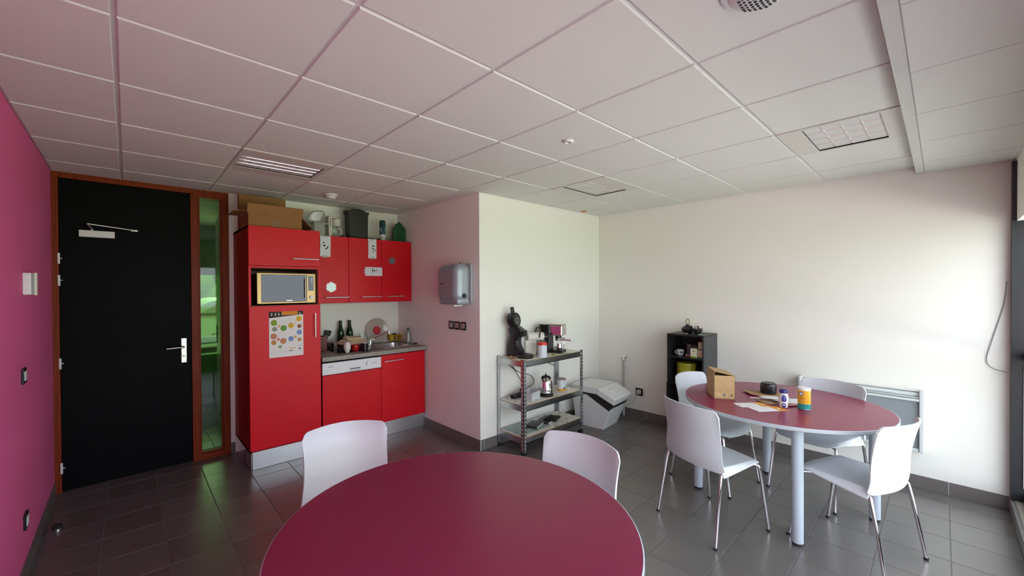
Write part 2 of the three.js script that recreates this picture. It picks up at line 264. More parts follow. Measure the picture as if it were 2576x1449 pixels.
// ------------------------------------------------------------------ door and sidelight
{
  const d = struct('door_1', 'black door in a brown wooden frame beside the pink wall', 'door'), z = ZD;
  obj('frame', [muv(rb(XL, -0.392, 0, CE - 0.001, z - 0.12, z + 0.012, 0.003)), muv(bx(-0.392, 0.737, 2.478, CE - 0.001, z - 0.12, z + 0.012)), muv(rb(0.440, 0.499, 0, 2.478, z - 0.12, z + 0.012, 0.003)), muv(rb(0.680, 0.737, 0, 2.478, z - 0.12, z + 0.012, 0.003)), muv(bx(0.499, 0.68, 0, 0.055, z - 0.12, z + 0.012)), muv(bx(0.499, 0.68, 2.45, 2.478, z - 0.12, z + 0.012))], mt.frameWood, d);
  obj('glazing_bead', [bx(0.499, 0.511, 0.055, 2.45, z - 0.03, z - 0.01), bx(0.668, 0.68, 0.055, 2.45, z - 0.03, z - 0.01), bx(0.511, 0.668, 0.055, 0.067, z - 0.03, z - 0.01)], mt.frameWood, d);
  obj('leaf', rb(-0.390, 0.439, 0.006, 2.476, z - 0.05, z - 0.004, 0.002), mt.doorBlack, d);
  for (const y of [1.843, 1.671, 1.018, 0.196]) { const h = obj('hinge', [cyl(0.008, 0.008, y - 0.042, y + 0.042, -0.392, z + 0.016, 14), bx(-0.392, -0.372, y - 0.002, y + 0.004, z + 0.012, z + 0.026)], mt.plasticWhite, d); }
  const hp = obj('handle_plate', rb(0.360, 0.404, 0.926, 1.153, z - 0.004, z + 0.006, 0.02, 4), mt.steel, d);
  obj('lever', [rod([0.382, 1.075, z], [0.382, 1.075, z + 0.052], 0.010, 14), tube([[0.382, 1.075, z + 0.05], [0.36, 1.074, z + 0.056], [0.315, 1.072, z + 0.056], [0.255, 1.070, z + 0.052]], 0.0085, 24, 12)], mt.steel, d);
  obj('lock_cylinder', [rod([0.382, 0.99, z], [0.382, 0.99, z + 0.014], 0.013, 16), rb(0.374, 0.390, 0.981, 0.999, z + 0.012, z + 0.024, 0.004)], mt.steel, d);
  const cl = obj('closer_body', rb(-0.279, -0.069, 2.022, 2.076, z - 0.004, z + 0.038, 0.003), mt.plasticWhite, d);
  obj('closer_arm', [rod([-0.205, 2.074, z + 0.02], [-0.205, 2.092, z + 0.02], 0.011, 12), rod([-0.205, 2.092, z + 0.025], [-0.228, 2.125, z + 0.06], 0.008, 8), rod([-0.228, 2.125, z + 0.06], [0.058, 2.100, z + 0.02], 0.006, 8), rb(0.03, 0.075, 2.09, 2.108, z - 0.004, z + 0.022, 0.003)], mt.steel, d);
  const w = struct('window_2', 'tall narrow glass sidelight next to the black door', 'window');
  const p = obj('pane', plane(0.18, 2.4), mt.tintGlass, w); p.position.set(0.589, 1.253, z - 0.04);
}
// hall behind the sidelight
{
  const hz = -6.95, hx = 1.25;
  const hallFloor = struct('hall_floor', 'tiled hall floor seen through the sidelight', 'floor');
  obj('screed', bx(-1.6, hx + 0.2, -0.1, -0.002, hz, -4.85), mt.grout, hallFloor);
  const g = rb(-0.149, 0.149, -0.008, 0, -0.149, 0.149, 0.0012, 1);
  for (let a = 0; a < 9; a++) for (let b = 0; b < 7; b++) { const m = obj('floor_tile', g, mt.floorTiles[(a + b) % 3], hallFloor); m.position.set(hx - 0.152 - a * 0.302, 0, -5.0 - b * 0.302); }
  const hw = struct('wall_hall', 'white hall walls and ceiling seen through the sidelight', 'wall');
  obj('plaster', [muv(bx(hx, hx + 0.2, -0.1, 2.7, hz, -4.851)), muv(bx(-1.8, -1.6, -0.1, 2.7, hz, -4.851)), muv(bx(-1.6, hx, 2.5, 2.7, hz, -4.851)), muv(bx(-1.6, -0.63, -0.1, 2.7, -4.85, -4.65))], mt.white, hw);
  const hd = struct('door_2', 'white hall door with a dark lever handle seen through the sidelight', 'door');
  hd.position.set(0.742, 0, -5.1); hd.rotation.y = -0.083;       // stands open into the hall
  obj('leaf', rb(0, 0.04, 0.005, 2.44, -0.905, 0, 0.003), mt.plasticWhite, hd);
  obj('handle', [rb(-0.008, 0, 0.95, 1.17, -0.80, -0.76, 0.004), rod([-0.002, 1.06, -0.78], [-0.055, 1.06, -0.78], 0.008, 8), rod([-0.05, 1.06, -0.78], [-0.05, 1.06, -0.66], 0.008, 8)], mt.rubber, hd);
  const ww = struct('window_3', 'hall window with green lower panel seen through the sidelight', 'window');
  obj('lower_panel', bx(-1.6, hx, -0.1, 0.68, hz - 0.1, hz), mt.greenPanel, ww); obj('upper_panel', bx(-1.6, hx, 1.80, 2.7, hz - 0.1, hz), mt.greenPanel, ww);
  obj('threshold', bx(-1.6, hx, 0, 0.02, hz, hz + 0.012), mt.plasticWhite, ww);
  obj('side_panel', bx(-1.6, 0.35, 0.68, 1.8, hz - 0.1, hz), mt.greenPanel, ww);
  const p = obj('pane', plane(0.9, 1.12), M(lin(0.30, 0.46, 0.17), 0.02, 0, { transmission: 1, thickness: 0 }), ww); p.position.set(0.8, 1.24, hz - 0.05);
}
// ------------------------------------------------------------------ outside
{
  const g = struct('ground', 'paved ground and lawn outside the windows', 'ground');
  obj('paving', bx(-25, 30, -0.35, -0.15, 0.6, 9), M(lin(0.42, 0.41, 0.39), 0.9), g);
  obj('lawn', [bx(-25, 30, -0.35, -0.14, 9, 40)], M(lin(0.10, 0.20, 0.03), 0.95), g);
  obj('car_park', bx(-25, 30, -0.35, -0.15, -22, -7.05), M(lin(0.22, 0.24, 0.20), 0.9), g);
  obj('verge', bx(-25, 30, -0.35, -0.14, -40, -22), M(lin(0.22, 0.30, 0.04), 0.95), g);
  obj('roof', bx(XL - 0.5, XR + 0.5, 2.75, 3.0, -10.5, 0.62), mt.slab, g);
  const c = thing('parked_car', 'grey car parked outside, seen through the sidelight', 'car', [2.15, -0.15, -14.2], 0.1);
  const side = new THREE.Shape(); side.moveTo(-2.0, 0.32); side.lineTo(-2.02, 0.75); side.quadraticCurveTo(-1.6, 0.92, -1.2, 0.94); side.quadraticCurveTo(-0.7, 1.42, -0.2, 1.45); side.lineTo(0.9, 1.42); side.quadraticCurveTo(1.5, 1.3, 1.85, 0.98); side.lineTo(2.05, 0.9); side.lineTo(2.05, 0.35); side.closePath();
  obj('body', at(ext(side, 1.7, 0.06), 0, 0, -0.85), M(lin(0.10, 0.14, 0.14), 0.25, 0.3), c);
  obj('side_window', at(ext(poly([[-0.95, 0.98], [-0.35, 1.36], [0.85, 1.34], [1.35, 1.0]]), 1.66, 0.01), 0, 0, -0.83 + 0.03), mt.blackGloss, c);
  for (const x of [-1.3, 1.3]) for (const s of [-1, 1]) { const wh = cyl(0.31, 0.31, -0.1, 0.1, 0, 0, 24); wh.rotateX(Math.PI / 2); obj('wheel', at(wh, x, 0.31, s * 0.76), mt.rubber, c); }
  const hg = thing('hedge', 'tall green hedge beyond the car park, seen through the sidelight', 'hedge', [3, -0.14, -19]);
  const leaf = []; for (let k = 0; k < 150; k++) { const q = new THREE.IcosahedronGeometry(0.45 + 0.4 * rnd(), 1); q.translate((rnd() - 0.5) * 13, 0.4 + 3.4 * rnd(), (rnd() - 0.5) * 1.4); leaf.push(q); }
  obj('foliage', leaf, M(lin(0.12, 0.20, 0.02), 0.95), hg); for (let k = 0; k < 7; k++) obj('stem', cyl(0.08, 0.05, 0, 1.6, -5.4 + 1.8 * k, 0, 8), M(lin(0.1, 0.07, 0.04), 0.9), hg);
}
// ------------------------------------------------------------------ fittings on the left wall and floor
{
  let t = thing('thermostat', 'cream wall thermostat on the pink wall', 'thermostat', [XL, 1.63, -3.5]);
  obj('case', rb(0, 0.034, -0.062, 0.062, -0.075, 0.075, 0.006), mt.plasticWhite, t); obj('side_strip', rb(0.03, 0.042, -0.066, 0.066, -0.085, -0.05, 0.004), M(lin(0.7, 0.67, 0.58), 0.4), t);
  const plate = (name, label, y, z, cat) => { const q = thing(name, label, cat, [XL, y, z]); obj('surround', rb(0, 0.011, -0.043, 0.043, -0.043, 0.043, 0.004), mt.black, q); obj('insert', rb(0.008, 0.014, -0.026, 0.026, -0.026, 0.026, 0.002), mt.plasticWhite, q); return q; };
  plate('light_switch', 'black framed light switch under the thermostat on the pink wall', 1.122, -3.40, 'switch');
  const s = plate('wall_socket', 'black framed socket low on the pink wall', 0.322, -3.40, 'socket'); const h = rx(cyl(0.017, 0.017, -0.002, 0.002, 0, 0, 20), 0); h.rotateZ(Math.PI / 2); obj('socket_well', at(h, 0.0135, 0, 0), mt.fixture, s);
  t = thing('door_stop', 'small steel and black rubber door stop on the dark floor', 'door stop', [-0.355, 0, -3.93]);
  obj('base', cyl(0.02, 0.018, 0, 0.03, 0, 0, 20), mt.steel, t); obj('rubber_ring', cyl(0.023, 0.023, 0.018, 0.04, 0, 0, 20), mt.rubber, t);
}
// ------------------------------------------------------------------ kitchen
const KF = -4.0, KB = ZD + 0.002;                               // front of doors, wall side
const barH = (x0, x1, y, z) => [rod([x0, y, z + 0.030], [x1, y, z + 0.030], 0.0055, 12), rod([x0 + 0.03, y, z], [x0 + 0.03, y, z + 0.03], 0.004, 8), rod([x1 - 0.03, y, z], [x1 - 0.03, y, z + 0.03], 0.004, 8)];
const barV = (x, y0, y1, z) => [rod([x, y0, z + 0.030], [x, y1, z + 0.030], 0.0055, 12), rod([x, y0 + 0.03, z], [x, y0 + 0.03, z + 0.03], 0.004, 8), rod([x, y1 - 0.03, z], [x, y1 - 0.03, z + 0.03], 0.004, 8)];
{
  const x0 = 0.776, x1 = 1.374;
  const t = thing('tall_cabinet', 'tall red fridge cabinet with a microwave niche', 'cabinet', [0, 0, 0]);
  obj('body', [bx(x0, x0 + 0.018, 0.17, 2.145, KB, KF - 0.02), bx(x1 - 0.018, x1, 0.17, 2.145, KB, KF - 0.02), bx(x0, x1, 2.127, 2.145, KB, KF - 0.02), bx(x0, x1, 0.17, 0.19, KB, KF - 0.02)], mt.redSide, t);
  obj('niche', [bx(x0 + 0.018, x1 - 0.018, 1.78, 1.80, KB, KF - 0.02), bx(x0 + 0.018, x1 - 0.018, 1.428, 1.449, KB, KF - 0.021), bx(x0 + 0.018, x1 - 0.018, 1.449, 1.78, KB, KB + 0.02), bx(x0 + 0.018, x0 + 0.021, 1.449, 1.78, KB + 0.02, KF - 0.021), bx(x1 - 0.021, x1 - 0.018, 1.449, 1.78, KB + 0.02, KF - 0.021)], M(lin(0.34, 0.21, 0.11), 0.6), t);
  obj('niche_edge', [bx(x0, x0 + 0.018, 1.452, 1.80, KF - 0.02, KF), bx(x1 - 0.018, x1, 1.452, 1.80, KF - 0.02, KF), bx(x0 + 0.018, x1 - 0.018, 1.781, 1.80, KF - 0.02, KF - 0.004)], mt.redDoor, t);
  const u = obj('flap_door', rb(x0 + 0.001, x1 - 0.001, 1.803, 2.145, KF - 0.019, KF, 0.003), mt.redDoor, t); obj('handle', barH(1.127, 1.352, 1.872, KF), mt.alu, u);
  const d = obj('fridge_door', rb(x0 + 0.001, x1 - 0.001, 0.187, 1.446, KF - 0.019, KF, 0.003), mt.redDoor, t); obj('handle', barV(1.318, 1.14, 1.367, KF), mt.alu, d);
  const p = thing('plinth', 'aluminium plinth under the tall fridge cabinet', 'plinth', [0, 0, 0], 0, 'kitchen plinths'); obj('board', [rb(x0 + 0.02, x1 - 0.002, 0.001, 0.168, KF - 0.075, KF - 0.06, 0.002), rb(x0 + 0.018, x0 + 0.03, 0.001, 0.168, KF - 0.3, KF - 0.06, 0.002)], mt.alu, p);
}
{
  const xa = 1.386, xb = 1.996, xc = 2.536;
  const dw = thing('dishwasher', 'built-in dishwasher with white control panel and red front', 'dishwasher');
  obj('body', bx(xa + 0.004, xb - 0.004, 0.17, 0.86, KB + 0.05, KF - 0.03), mt.dark, dw);
  const cp = obj('control_panel', rb(xa, xb - 0.002, 0.758, 0.872, KF - 0.028, KF + 0.004, 0.004), mt.plasticWhite, dw);
  const knob = rx(cyl(0.021, 0.019, 0, 0.016, 0, 0, 28), Math.PI / 2); obj('knob', at(knob, 1.845, 0.822, KF + 0.004), mt.plasticWhite, cp);
  obj('button', [0, 1, 2].map((k) => rb(1.885 + k * 0.022, 1.901 + k * 0.022, 0.812, 0.828, KF + 0.003, KF + 0.007, 0.002)), M(lin(0.6, 0.6, 0.6), 0.4), cp);
  obj('grip_slot', bx(1.655, 1.765, 0.786, 0.794, KF + 0.0035, KF + 0.0052), mt.dark, cp); obj('grip', rb(1.658, 1.762, 0.762, 0.785, KF + 0.002, KF + 0.009, 0.003), M(lin(0.6, 0.6, 0.6), 0.35), cp);
  const lm = canvasMat(256, 64, (g, w, h) => { g.fillStyle = '#e6e7e7'; g.fillRect(0, 0, w, h); g.fillStyle = '#22252a'; g.font = 'italic bold 50px sans-serif'; g.textBaseline = 'middle'; g.fillText('Brandt', 30, 34); }, 0.35);
  const lg = obj('logo', plane(0.072, 0.018), lm, cp); lg.position.set(1.468, 0.835, KF + 0.0046);
  obj('door_panel', rb(xa, xb - 0.002, 0.180, 0.752, KF - 0.02, KF, 0.003), mt.redDeep, dw);
  const bc = thing('base_cabinet', 'red base cabinet under the sink', 'cabinet');
  obj('body', [bx(xb + 0.002, xb + 0.02, 0.17, 0.888, KB, KF - 0.021), bx(xc - 0.018, xc, 0.17, 0.888, KB, KF - 0.021), bx(xb, xc, 0.17, 0.19, KB, KF - 0.021)], mt.redSide, bc);
  const bd = obj('door', rb(xb + 0.001, xc, 0.165, 0.880, KF - 0.02, KF, 0.003), mt.redDeep, bc); obj('handle', barH(2.02, 2.25, 0.818, KF), mt.alu, bd);
  const p = thing('plinth', 'aluminium plinth under the dishwasher and sink cabinet', 'plinth', [0, 0, 0], 0, 'kitchen plinths'); obj('board', rb(1.376, XP - 0.012, 0.001, 0.164, KF - 0.062, KF - 0.047, 0.002), mt.alu, p);
  // worktop with the sink cut-out
  const sx0 = 2.13, sx1 = 2.45, sz0 = -4.50, sz1 = -4.14, wt = thing('worktop', 'grey speckled kitchen worktop with the sink', 'worktop');
  obj('slab', [muv(rb(1.378, sx0, 0.892, 0.935, KB, KF + 0.03, 0.004)), muv(rb(sx1, XP - 0.002, 0.892, 0.935, KB, KF + 0.03, 0.004)), muv(rb(sx0 - 0.005, sx1 + 0.005, 0.892, 0.935, KB, sz0, 0.004)), muv(rb(sx0 - 0.005, sx1 + 0.005, 0.892, 0.935, sz1, KF + 0.03, 0.004))], mt.worktop, wt);
  const sk = thing('sink', 'stainless steel inset sink in the grey worktop', 'sink', [2.29, 0.935, -4.32]);
  const rr = (w, d, r) => { const s = new THREE.Shape(); s.moveTo(-w + r, -d); s.lineTo(w - r, -d); s.absarc(w - r, -d + r, r, -Math.PI / 2, 0); s.lineTo(w, d - r); s.absarc(w - r, d - r, r, 0, Math.PI / 2); s.lineTo(-w + r, d); s.absarc(-w + r, d - r, r, Math.PI / 2, Math.PI); s.lineTo(-w, -d + r); s.absarc(-w + r, -d + r, r, Math.PI, 1.5 * Math.PI); return s; };
  const rim = rr(0.178, 0.20, 0.06); rim.holes.push(rr(0.15, 0.17, 0.05)); const rg = ext(rim, 0.004, 0.001); rg.rotateX(-Math.PI / 2); obj('rim', rg, mt.steel, sk);
  obj('bowl', sheet((u, v) => { const a = u * Math.PI * 2, k = v < 0.5 ? 1 - 0.1 * v : 0.95 * (1 - (v - 0.5) * 2) + 0.001, y = v < 0.5 ? -0.13 * (v * 2) : -0.13 - 0.01 * (v - 0.5); const c = Math.cos(a), s = Math.sin(a), q = Math.pow(Math.pow(Math.abs(c), 5) + Math.pow(Math.abs(s), 5), -0.2); return [0.152 * k * c * q, y + 0.002, 0.172 * k * s * q]; }, 48, 16, 0.001), mt.steel, sk);
  obj('drain', at(cyl(0.03, 0.03, 0, 0.003, 0, 0, 24), 0, -0.131, 0), mt.chrome, sk);
  const tp = thing('faucet', 'chrome swan-arm tap beside the sink', 'tap', [2.13, 0.935, -4.545]);
  obj('base', cyl(0.024, 0.02, 0, 0.05), mt.chrome, tp); obj('spout', tube([[0, 0.04, 0], [0.01, 0.06, 0.01], [0.06, 0.088, 0.05], [0.155, 0.138, 0.12], [0.168, 0.142, 0.13]], 0.009, 30, 12), mt.chrome, tp); obj('nozzle', at(rx(cyl(0.014, 0.014, -0.012, 0.02), 0), 0.172, 0.134, 0.134), mt.chrome, tp); obj('lever', tube([[0, 0.05, 0], [-0.01, 0.065, 0.02], [-0.03, 0.075, 0.07]], 0.006, 10, 8), mt.chrome, tp);
}
// wall cabinets
[[1.378, 1.778, 1.521, 1.770, 'left red wall cabinet beside the microwave niche'], [1.778, 2.164, 1.916, 2.147, 'middle red wall cabinet with two paper faces'], [2.164, 2.548, 2.211, 2.437, 'right red wall cabinet against the pale pink wall']].forEach(([a, b, h0, h1, label], i) => {
  const zf = -4.3, t = thing('wall_cabinet', label, 'cabinet', [0, 0, 0], 0, 'red wall cabinets');
  obj('body', [bx(a, b, 1.445, 1.463, KB, zf - 0.02), bx(a, b, 2.132, 2.15, KB, zf - 0.02), bx(a, a + 0.018, 1.463, 2.132, KB, zf - 0.02), bx(b - 0.018, b, 1.463, 2.132, KB, zf - 0.02)], mt.redSide, t);
  const d = obj('door', rb(a + 0.0015, b - 0.0015, 1.442, 2.15, zf - 0.019, zf, 0.003), mt.redDeep, t); obj('handle', barH(h0, h1, 1.505, zf), mt.alu, d);
});
// paper faces and tape flowers on the doors
const faceMat = (draw, W = 128, H = 256) => canvasMat(W, H, (g, w, h) => { g.fillStyle = '#dcdde2'; g.fillRect(0, 0, w, h); g.fillStyle = g.strokeStyle = '#050505'; g.lineWidth = 12; g.lineCap = 'round'; draw(g, w, h); }, 0.8);
const dot = (g, x, y, r) => { g.beginPath(); g.arc(x, y, r, 0, 7); g.fill(); }, arc = (g, x, y, r, a, b) => { g.beginPath(); g.arc(x, y, r, a, b); g.stroke(); };
function note(label, x, y, w, h, mat, tapes, roll = 0) {
  const t = thing('paper_note', label, 'note', [x, y, -4.3 + 0.001]); t.rotation.z = roll;
  const g = sheet((u, v) => [(u - 0.5) * w, (v - 0.5) * h, 0.003 + 0.004 * Math.sin(v * 3.1)], 4, 10, 0.0006); const p = g.attributes.position, uv = new Float32Array(p.count * 2); for (let i = 0; i < p.count; i++) { uv[2 * i] = p.getX(i) / w + 0.5; uv[2 * i + 1] = p.getY(i) / h + 0.5; } g.setAttribute('uv', new THREE.BufferAttribute(uv, 2));
  obj('sheet', g, mat, t); for (const [a, b, c, d] of tapes) obj('tape', bx(a, b, c, d, 0.0005, 0.0042), M(lin(0.36, 0.38, 0.38), 0.35), t);
}
note('upright paper face at the left end of the wall cabinets', 1.53, 2.037, 0.106, 0.215, faceMat((g, w) => { dot(g, 42, 88, 9); dot(g, 50, 122, 12); arc(g, 58, 126, 36, 0.1, 1.35); }), [[-0.03, 0.025, -0.117, -0.095], [-0.03, 0.025, 0.095, 0.112]], -0.02);
note('upright paper face on the middle wall cabinet', 2.046, 2.042, 0.098, 0.215, faceMat((g) => { arc(g, 78, 112, 22, 3.9, 5.4); dot(g, 76, 130, 11); dot(g, 84, 166, 8); dot(g, 108, 142, 8); }), [[-0.024, 0.02, -0.116, -0.093], [-0.02, 0.025, 0.095, 0.112]]);
note('sideways paper face below the upright one', 2.062, 1.787, 0.202, 0.098, faceMat((g) => { arc(g, 150, 50, 44, 2.6, 3.8); dot(g, 138, 52, 11); dot(g, 170, 46, 8); }, 256, 128), [[-0.113, -0.092, -0.025, 0.025], [0.09, 0.104, -0.028, 0.022]]);
function flower(label, x, y, r, mat) {
  const t = thing('tape_flower', label, 'sticker', [x, y, -4.3]); const gs = [];
  for (let k = 0; k < 3; k++) { const g = bx(-r, r, -r * 0.38, r * 0.38, 0.0004, 0.0012 + k * 0.0006); g.rotateZ(0.5 + k * Math.PI / 3); gs.push(g); } obj('tape_strips', gs, mat, t); obj('centre_mark', bx(-0.002, 0.002, -0.002, 0.002, 0.001, 0.0034), mt.dark, t);
}
flower('pale tape flower near the bottom of the left wall cabinet', 1.588, 1.613, 0.052, M(lin(0.50, 0.58, 0.58), 0.3, 0.3));
flower('dull grey tape flower on the right wall cabinet', 2.29, 1.918, 0.042, M(lin(0.20, 0.17, 0.17), 0.35, 0.3));
// calendar poster on the fridge door
{
  const cal = canvasMat(420, 600, (g, w, h) => {
    g.fillStyle = '#2a2622'; g.fillRect(0, 0, w, 66); g.fillStyle = '#d98a2a'; g.fillRect(150, 0, 200, 50); g.fillStyle = '#cfc3b4'; for (const x of [25, 70, 110, 370]) g.fillRect(x, 18, 14, 34);
    g.fillStyle = '#e9e6e4'; g.beginPath(); g.moveTo(0, 82); g.lineTo(w, 46); g.lineTo(w, h); g.lineTo(0, h); g.fill();
    const c = (x, y, r, col, rim) => { g.fillStyle = col; g.beginPath(); g.arc(x, y, r, 0, 7); g.fill(); if (rim) { g.strokeStyle = rim; g.lineWidth = 4; g.stroke(); } };
    c(58, 145, 36, '#7d9a1e', '#5c7a18'); c(172, 220, 36, '#6f9a34', '#557a28'); c(262, 190, 36, '#d9ac12'); c(365, 105, 36, '#dbb018'); c(66, 228, 27, '#8f9a80', '#4d5a48'); c(370, 206, 27, '#8a5a4a', '#d8b0a0');
    c(54, 322, 36, '#c98a60', '#9a5c3c'); c(168, 390, 36, '#c98460', '#9a5238'); c(262, 368, 34, '#7d95c8'); c(368, 288, 34, '#7d98cc'); c(54, 402, 28, '#c98a3c', '#8a5030'); c(370, 388, 24, '#b98a5c', '#d9b090'); c(130, 462, 18, '#8ab070', '#5a8a48');
    c(116, 192, 18, '#e0b070'); c(316, 160, 18, '#e6d8b0'); c(110, 366, 17, '#d06a48'); c(318, 345, 16, '#dc9a5c');
    g.strokeStyle = '#b8b4b2'; g.lineWidth = 2; for (let k = 0; k < 26; k++) { const x = [110, 190, 100, 240][k % 4], y = 105 + Math.floor(k / 4) * 14 + (k % 4 === 2 ? 160 : 0); g.beginPath(); g.moveTo(x, y); g.lineTo(x + 80, y - 3); g.stroke(); }
    g.strokeStyle = '#a9a5a5'; for (let k = 0; k < 9; k++) { g.beginPath(); g.moveTo(22 + k * 22, 545); g.lineTo(22 + k * 22, 520 - (k % 3) * 8); g.stroke(); }
    g.fillStyle = '#dc9a60'; g.fillRect(238, 488, 82, 10); g.fillStyle = '#5f7d30'; g.fillRect(238, 520, 50, 12); g.fillStyle = '#222'; g.fillRect(358, 500, 28, 14); g.fillRect(356, 470, 34, 4); g.fillRect(362, 532, 22, 4);
  }, 0.7);
  const t = thing('calendar', 'food poster calendar hanging on the red fridge door', 'poster', [1.072, 1.187, KF + 0.001]);
  const g = sheet((u, v) => [(u - 0.5) * 0.286, (v - 0.5) * 0.41, 0.002 + 0.003 * Math.sin(u * 3.1)], 6, 8, 0.0015); const p = g.attributes.position, uv = new Float32Array(p.count * 2); for (let i = 0; i < p.count; i++) { uv[2 * i] = p.getX(i) / 0.286 + 0.5; uv[2 * i + 1] = p.getY(i) / 0.41 + 0.5; } g.setAttribute('uv', new THREE.BufferAttribute(uv, 2)); obj('sheet', g, cal, t);
}
// microwave in the niche
{
  const x0 = 0.845, x1 = 1.338, y0 = 1.452, y1 = 1.738, zf = -4.03, gold = M(lin(0.62, 0.42, 0.16), 0.3, 0.25);
  const t = thing('microwave', 'retro microwave with cream trim in the red cabinet niche', 'microwave');
  obj('case', rb(x0 + 0.006, x1 - 0.006, y0 + 0.012, y1 - 0.004, zf - 0.36, zf - 0.01, 0.006), mt.dark, t);
  for (const sx of [x0 + 0.05, x1 - 0.05]) for (const sz of [zf - 0.04, zf - 0.3]) obj('foot', cyl(0.012, 0.012, 1.4495, 1.468, sx, sz, 12), mt.rubber, t);
  obj('trim', [rb(x0, x0 + 0.034, y0 + 0.012, y1, zf - 0.012, zf + 0.004, 0.003), rb(x0 + 0.03, x1, y1 - 0.014, y1, zf - 0.012, zf + 0.004, 0.003), rb(x0 + 0.03, x1, y0 + 0.012, y0 + 0.026, zf - 0.012, zf + 0.004, 0.003), rb(x1 - 0.012, x1, y0 + 0.02, y1 - 0.004, zf - 0.012, zf + 0.004, 0.003)], gold, t);
  const d = obj('door_glass', rb(x0 + 0.034, x1 - 0.078, y0 + 0.026, y1 - 0.014, zf - 0.01, zf + 0.002, 0.001), M(lin(0.012, 0.014, 0.017), 0.05), t);
  obj('door_handle', rod([x1 - 0.095, y0 + 0.06, zf + 0.014], [x1 - 0.095, y1 - 0.045, zf + 0.014], 0.0055, 10), M(lin(0.62, 0.48, 0.38), 0.3, 0.5), d);
  const badge = obj('badge', rb(x1 - 0.255, x1 - 0.205, y0 + 0.034, y0 + 0.041, zf + 0.0015, zf + 0.003, 0.001), mt.steel, d);
  const pn = obj('control_panel', rb(x1 - 0.078, x1 - 0.010, y0 + 0.022, y1 - 0.012, zf - 0.012, zf + 0.003, 0.002), gold, t);
  obj('display', bx(x1 - 0.066, x1 - 0.018, y0 + 0.125, y1 - 0.022, zf + 0.0025, zf + 0.0042), mt.blackGloss, pn);
  for (let k = 0; k < 4; k++) obj('display_mark', bx(x1 - 0.042, x1 - 0.027, y1 - 0.043 - k * 0.014, y1 - 0.037 - k * 0.014, zf + 0.004, zf + 0.0048), mt.plasticWhite, pn);
  obj('dial', at(rx(cyl(0.017, 0.016, 0, 0.016, 0, 0, 28), Math.PI / 2), x1 - 0.038, y0 + 0.062, zf + 0.003), mt.plasticWhite, pn);
}
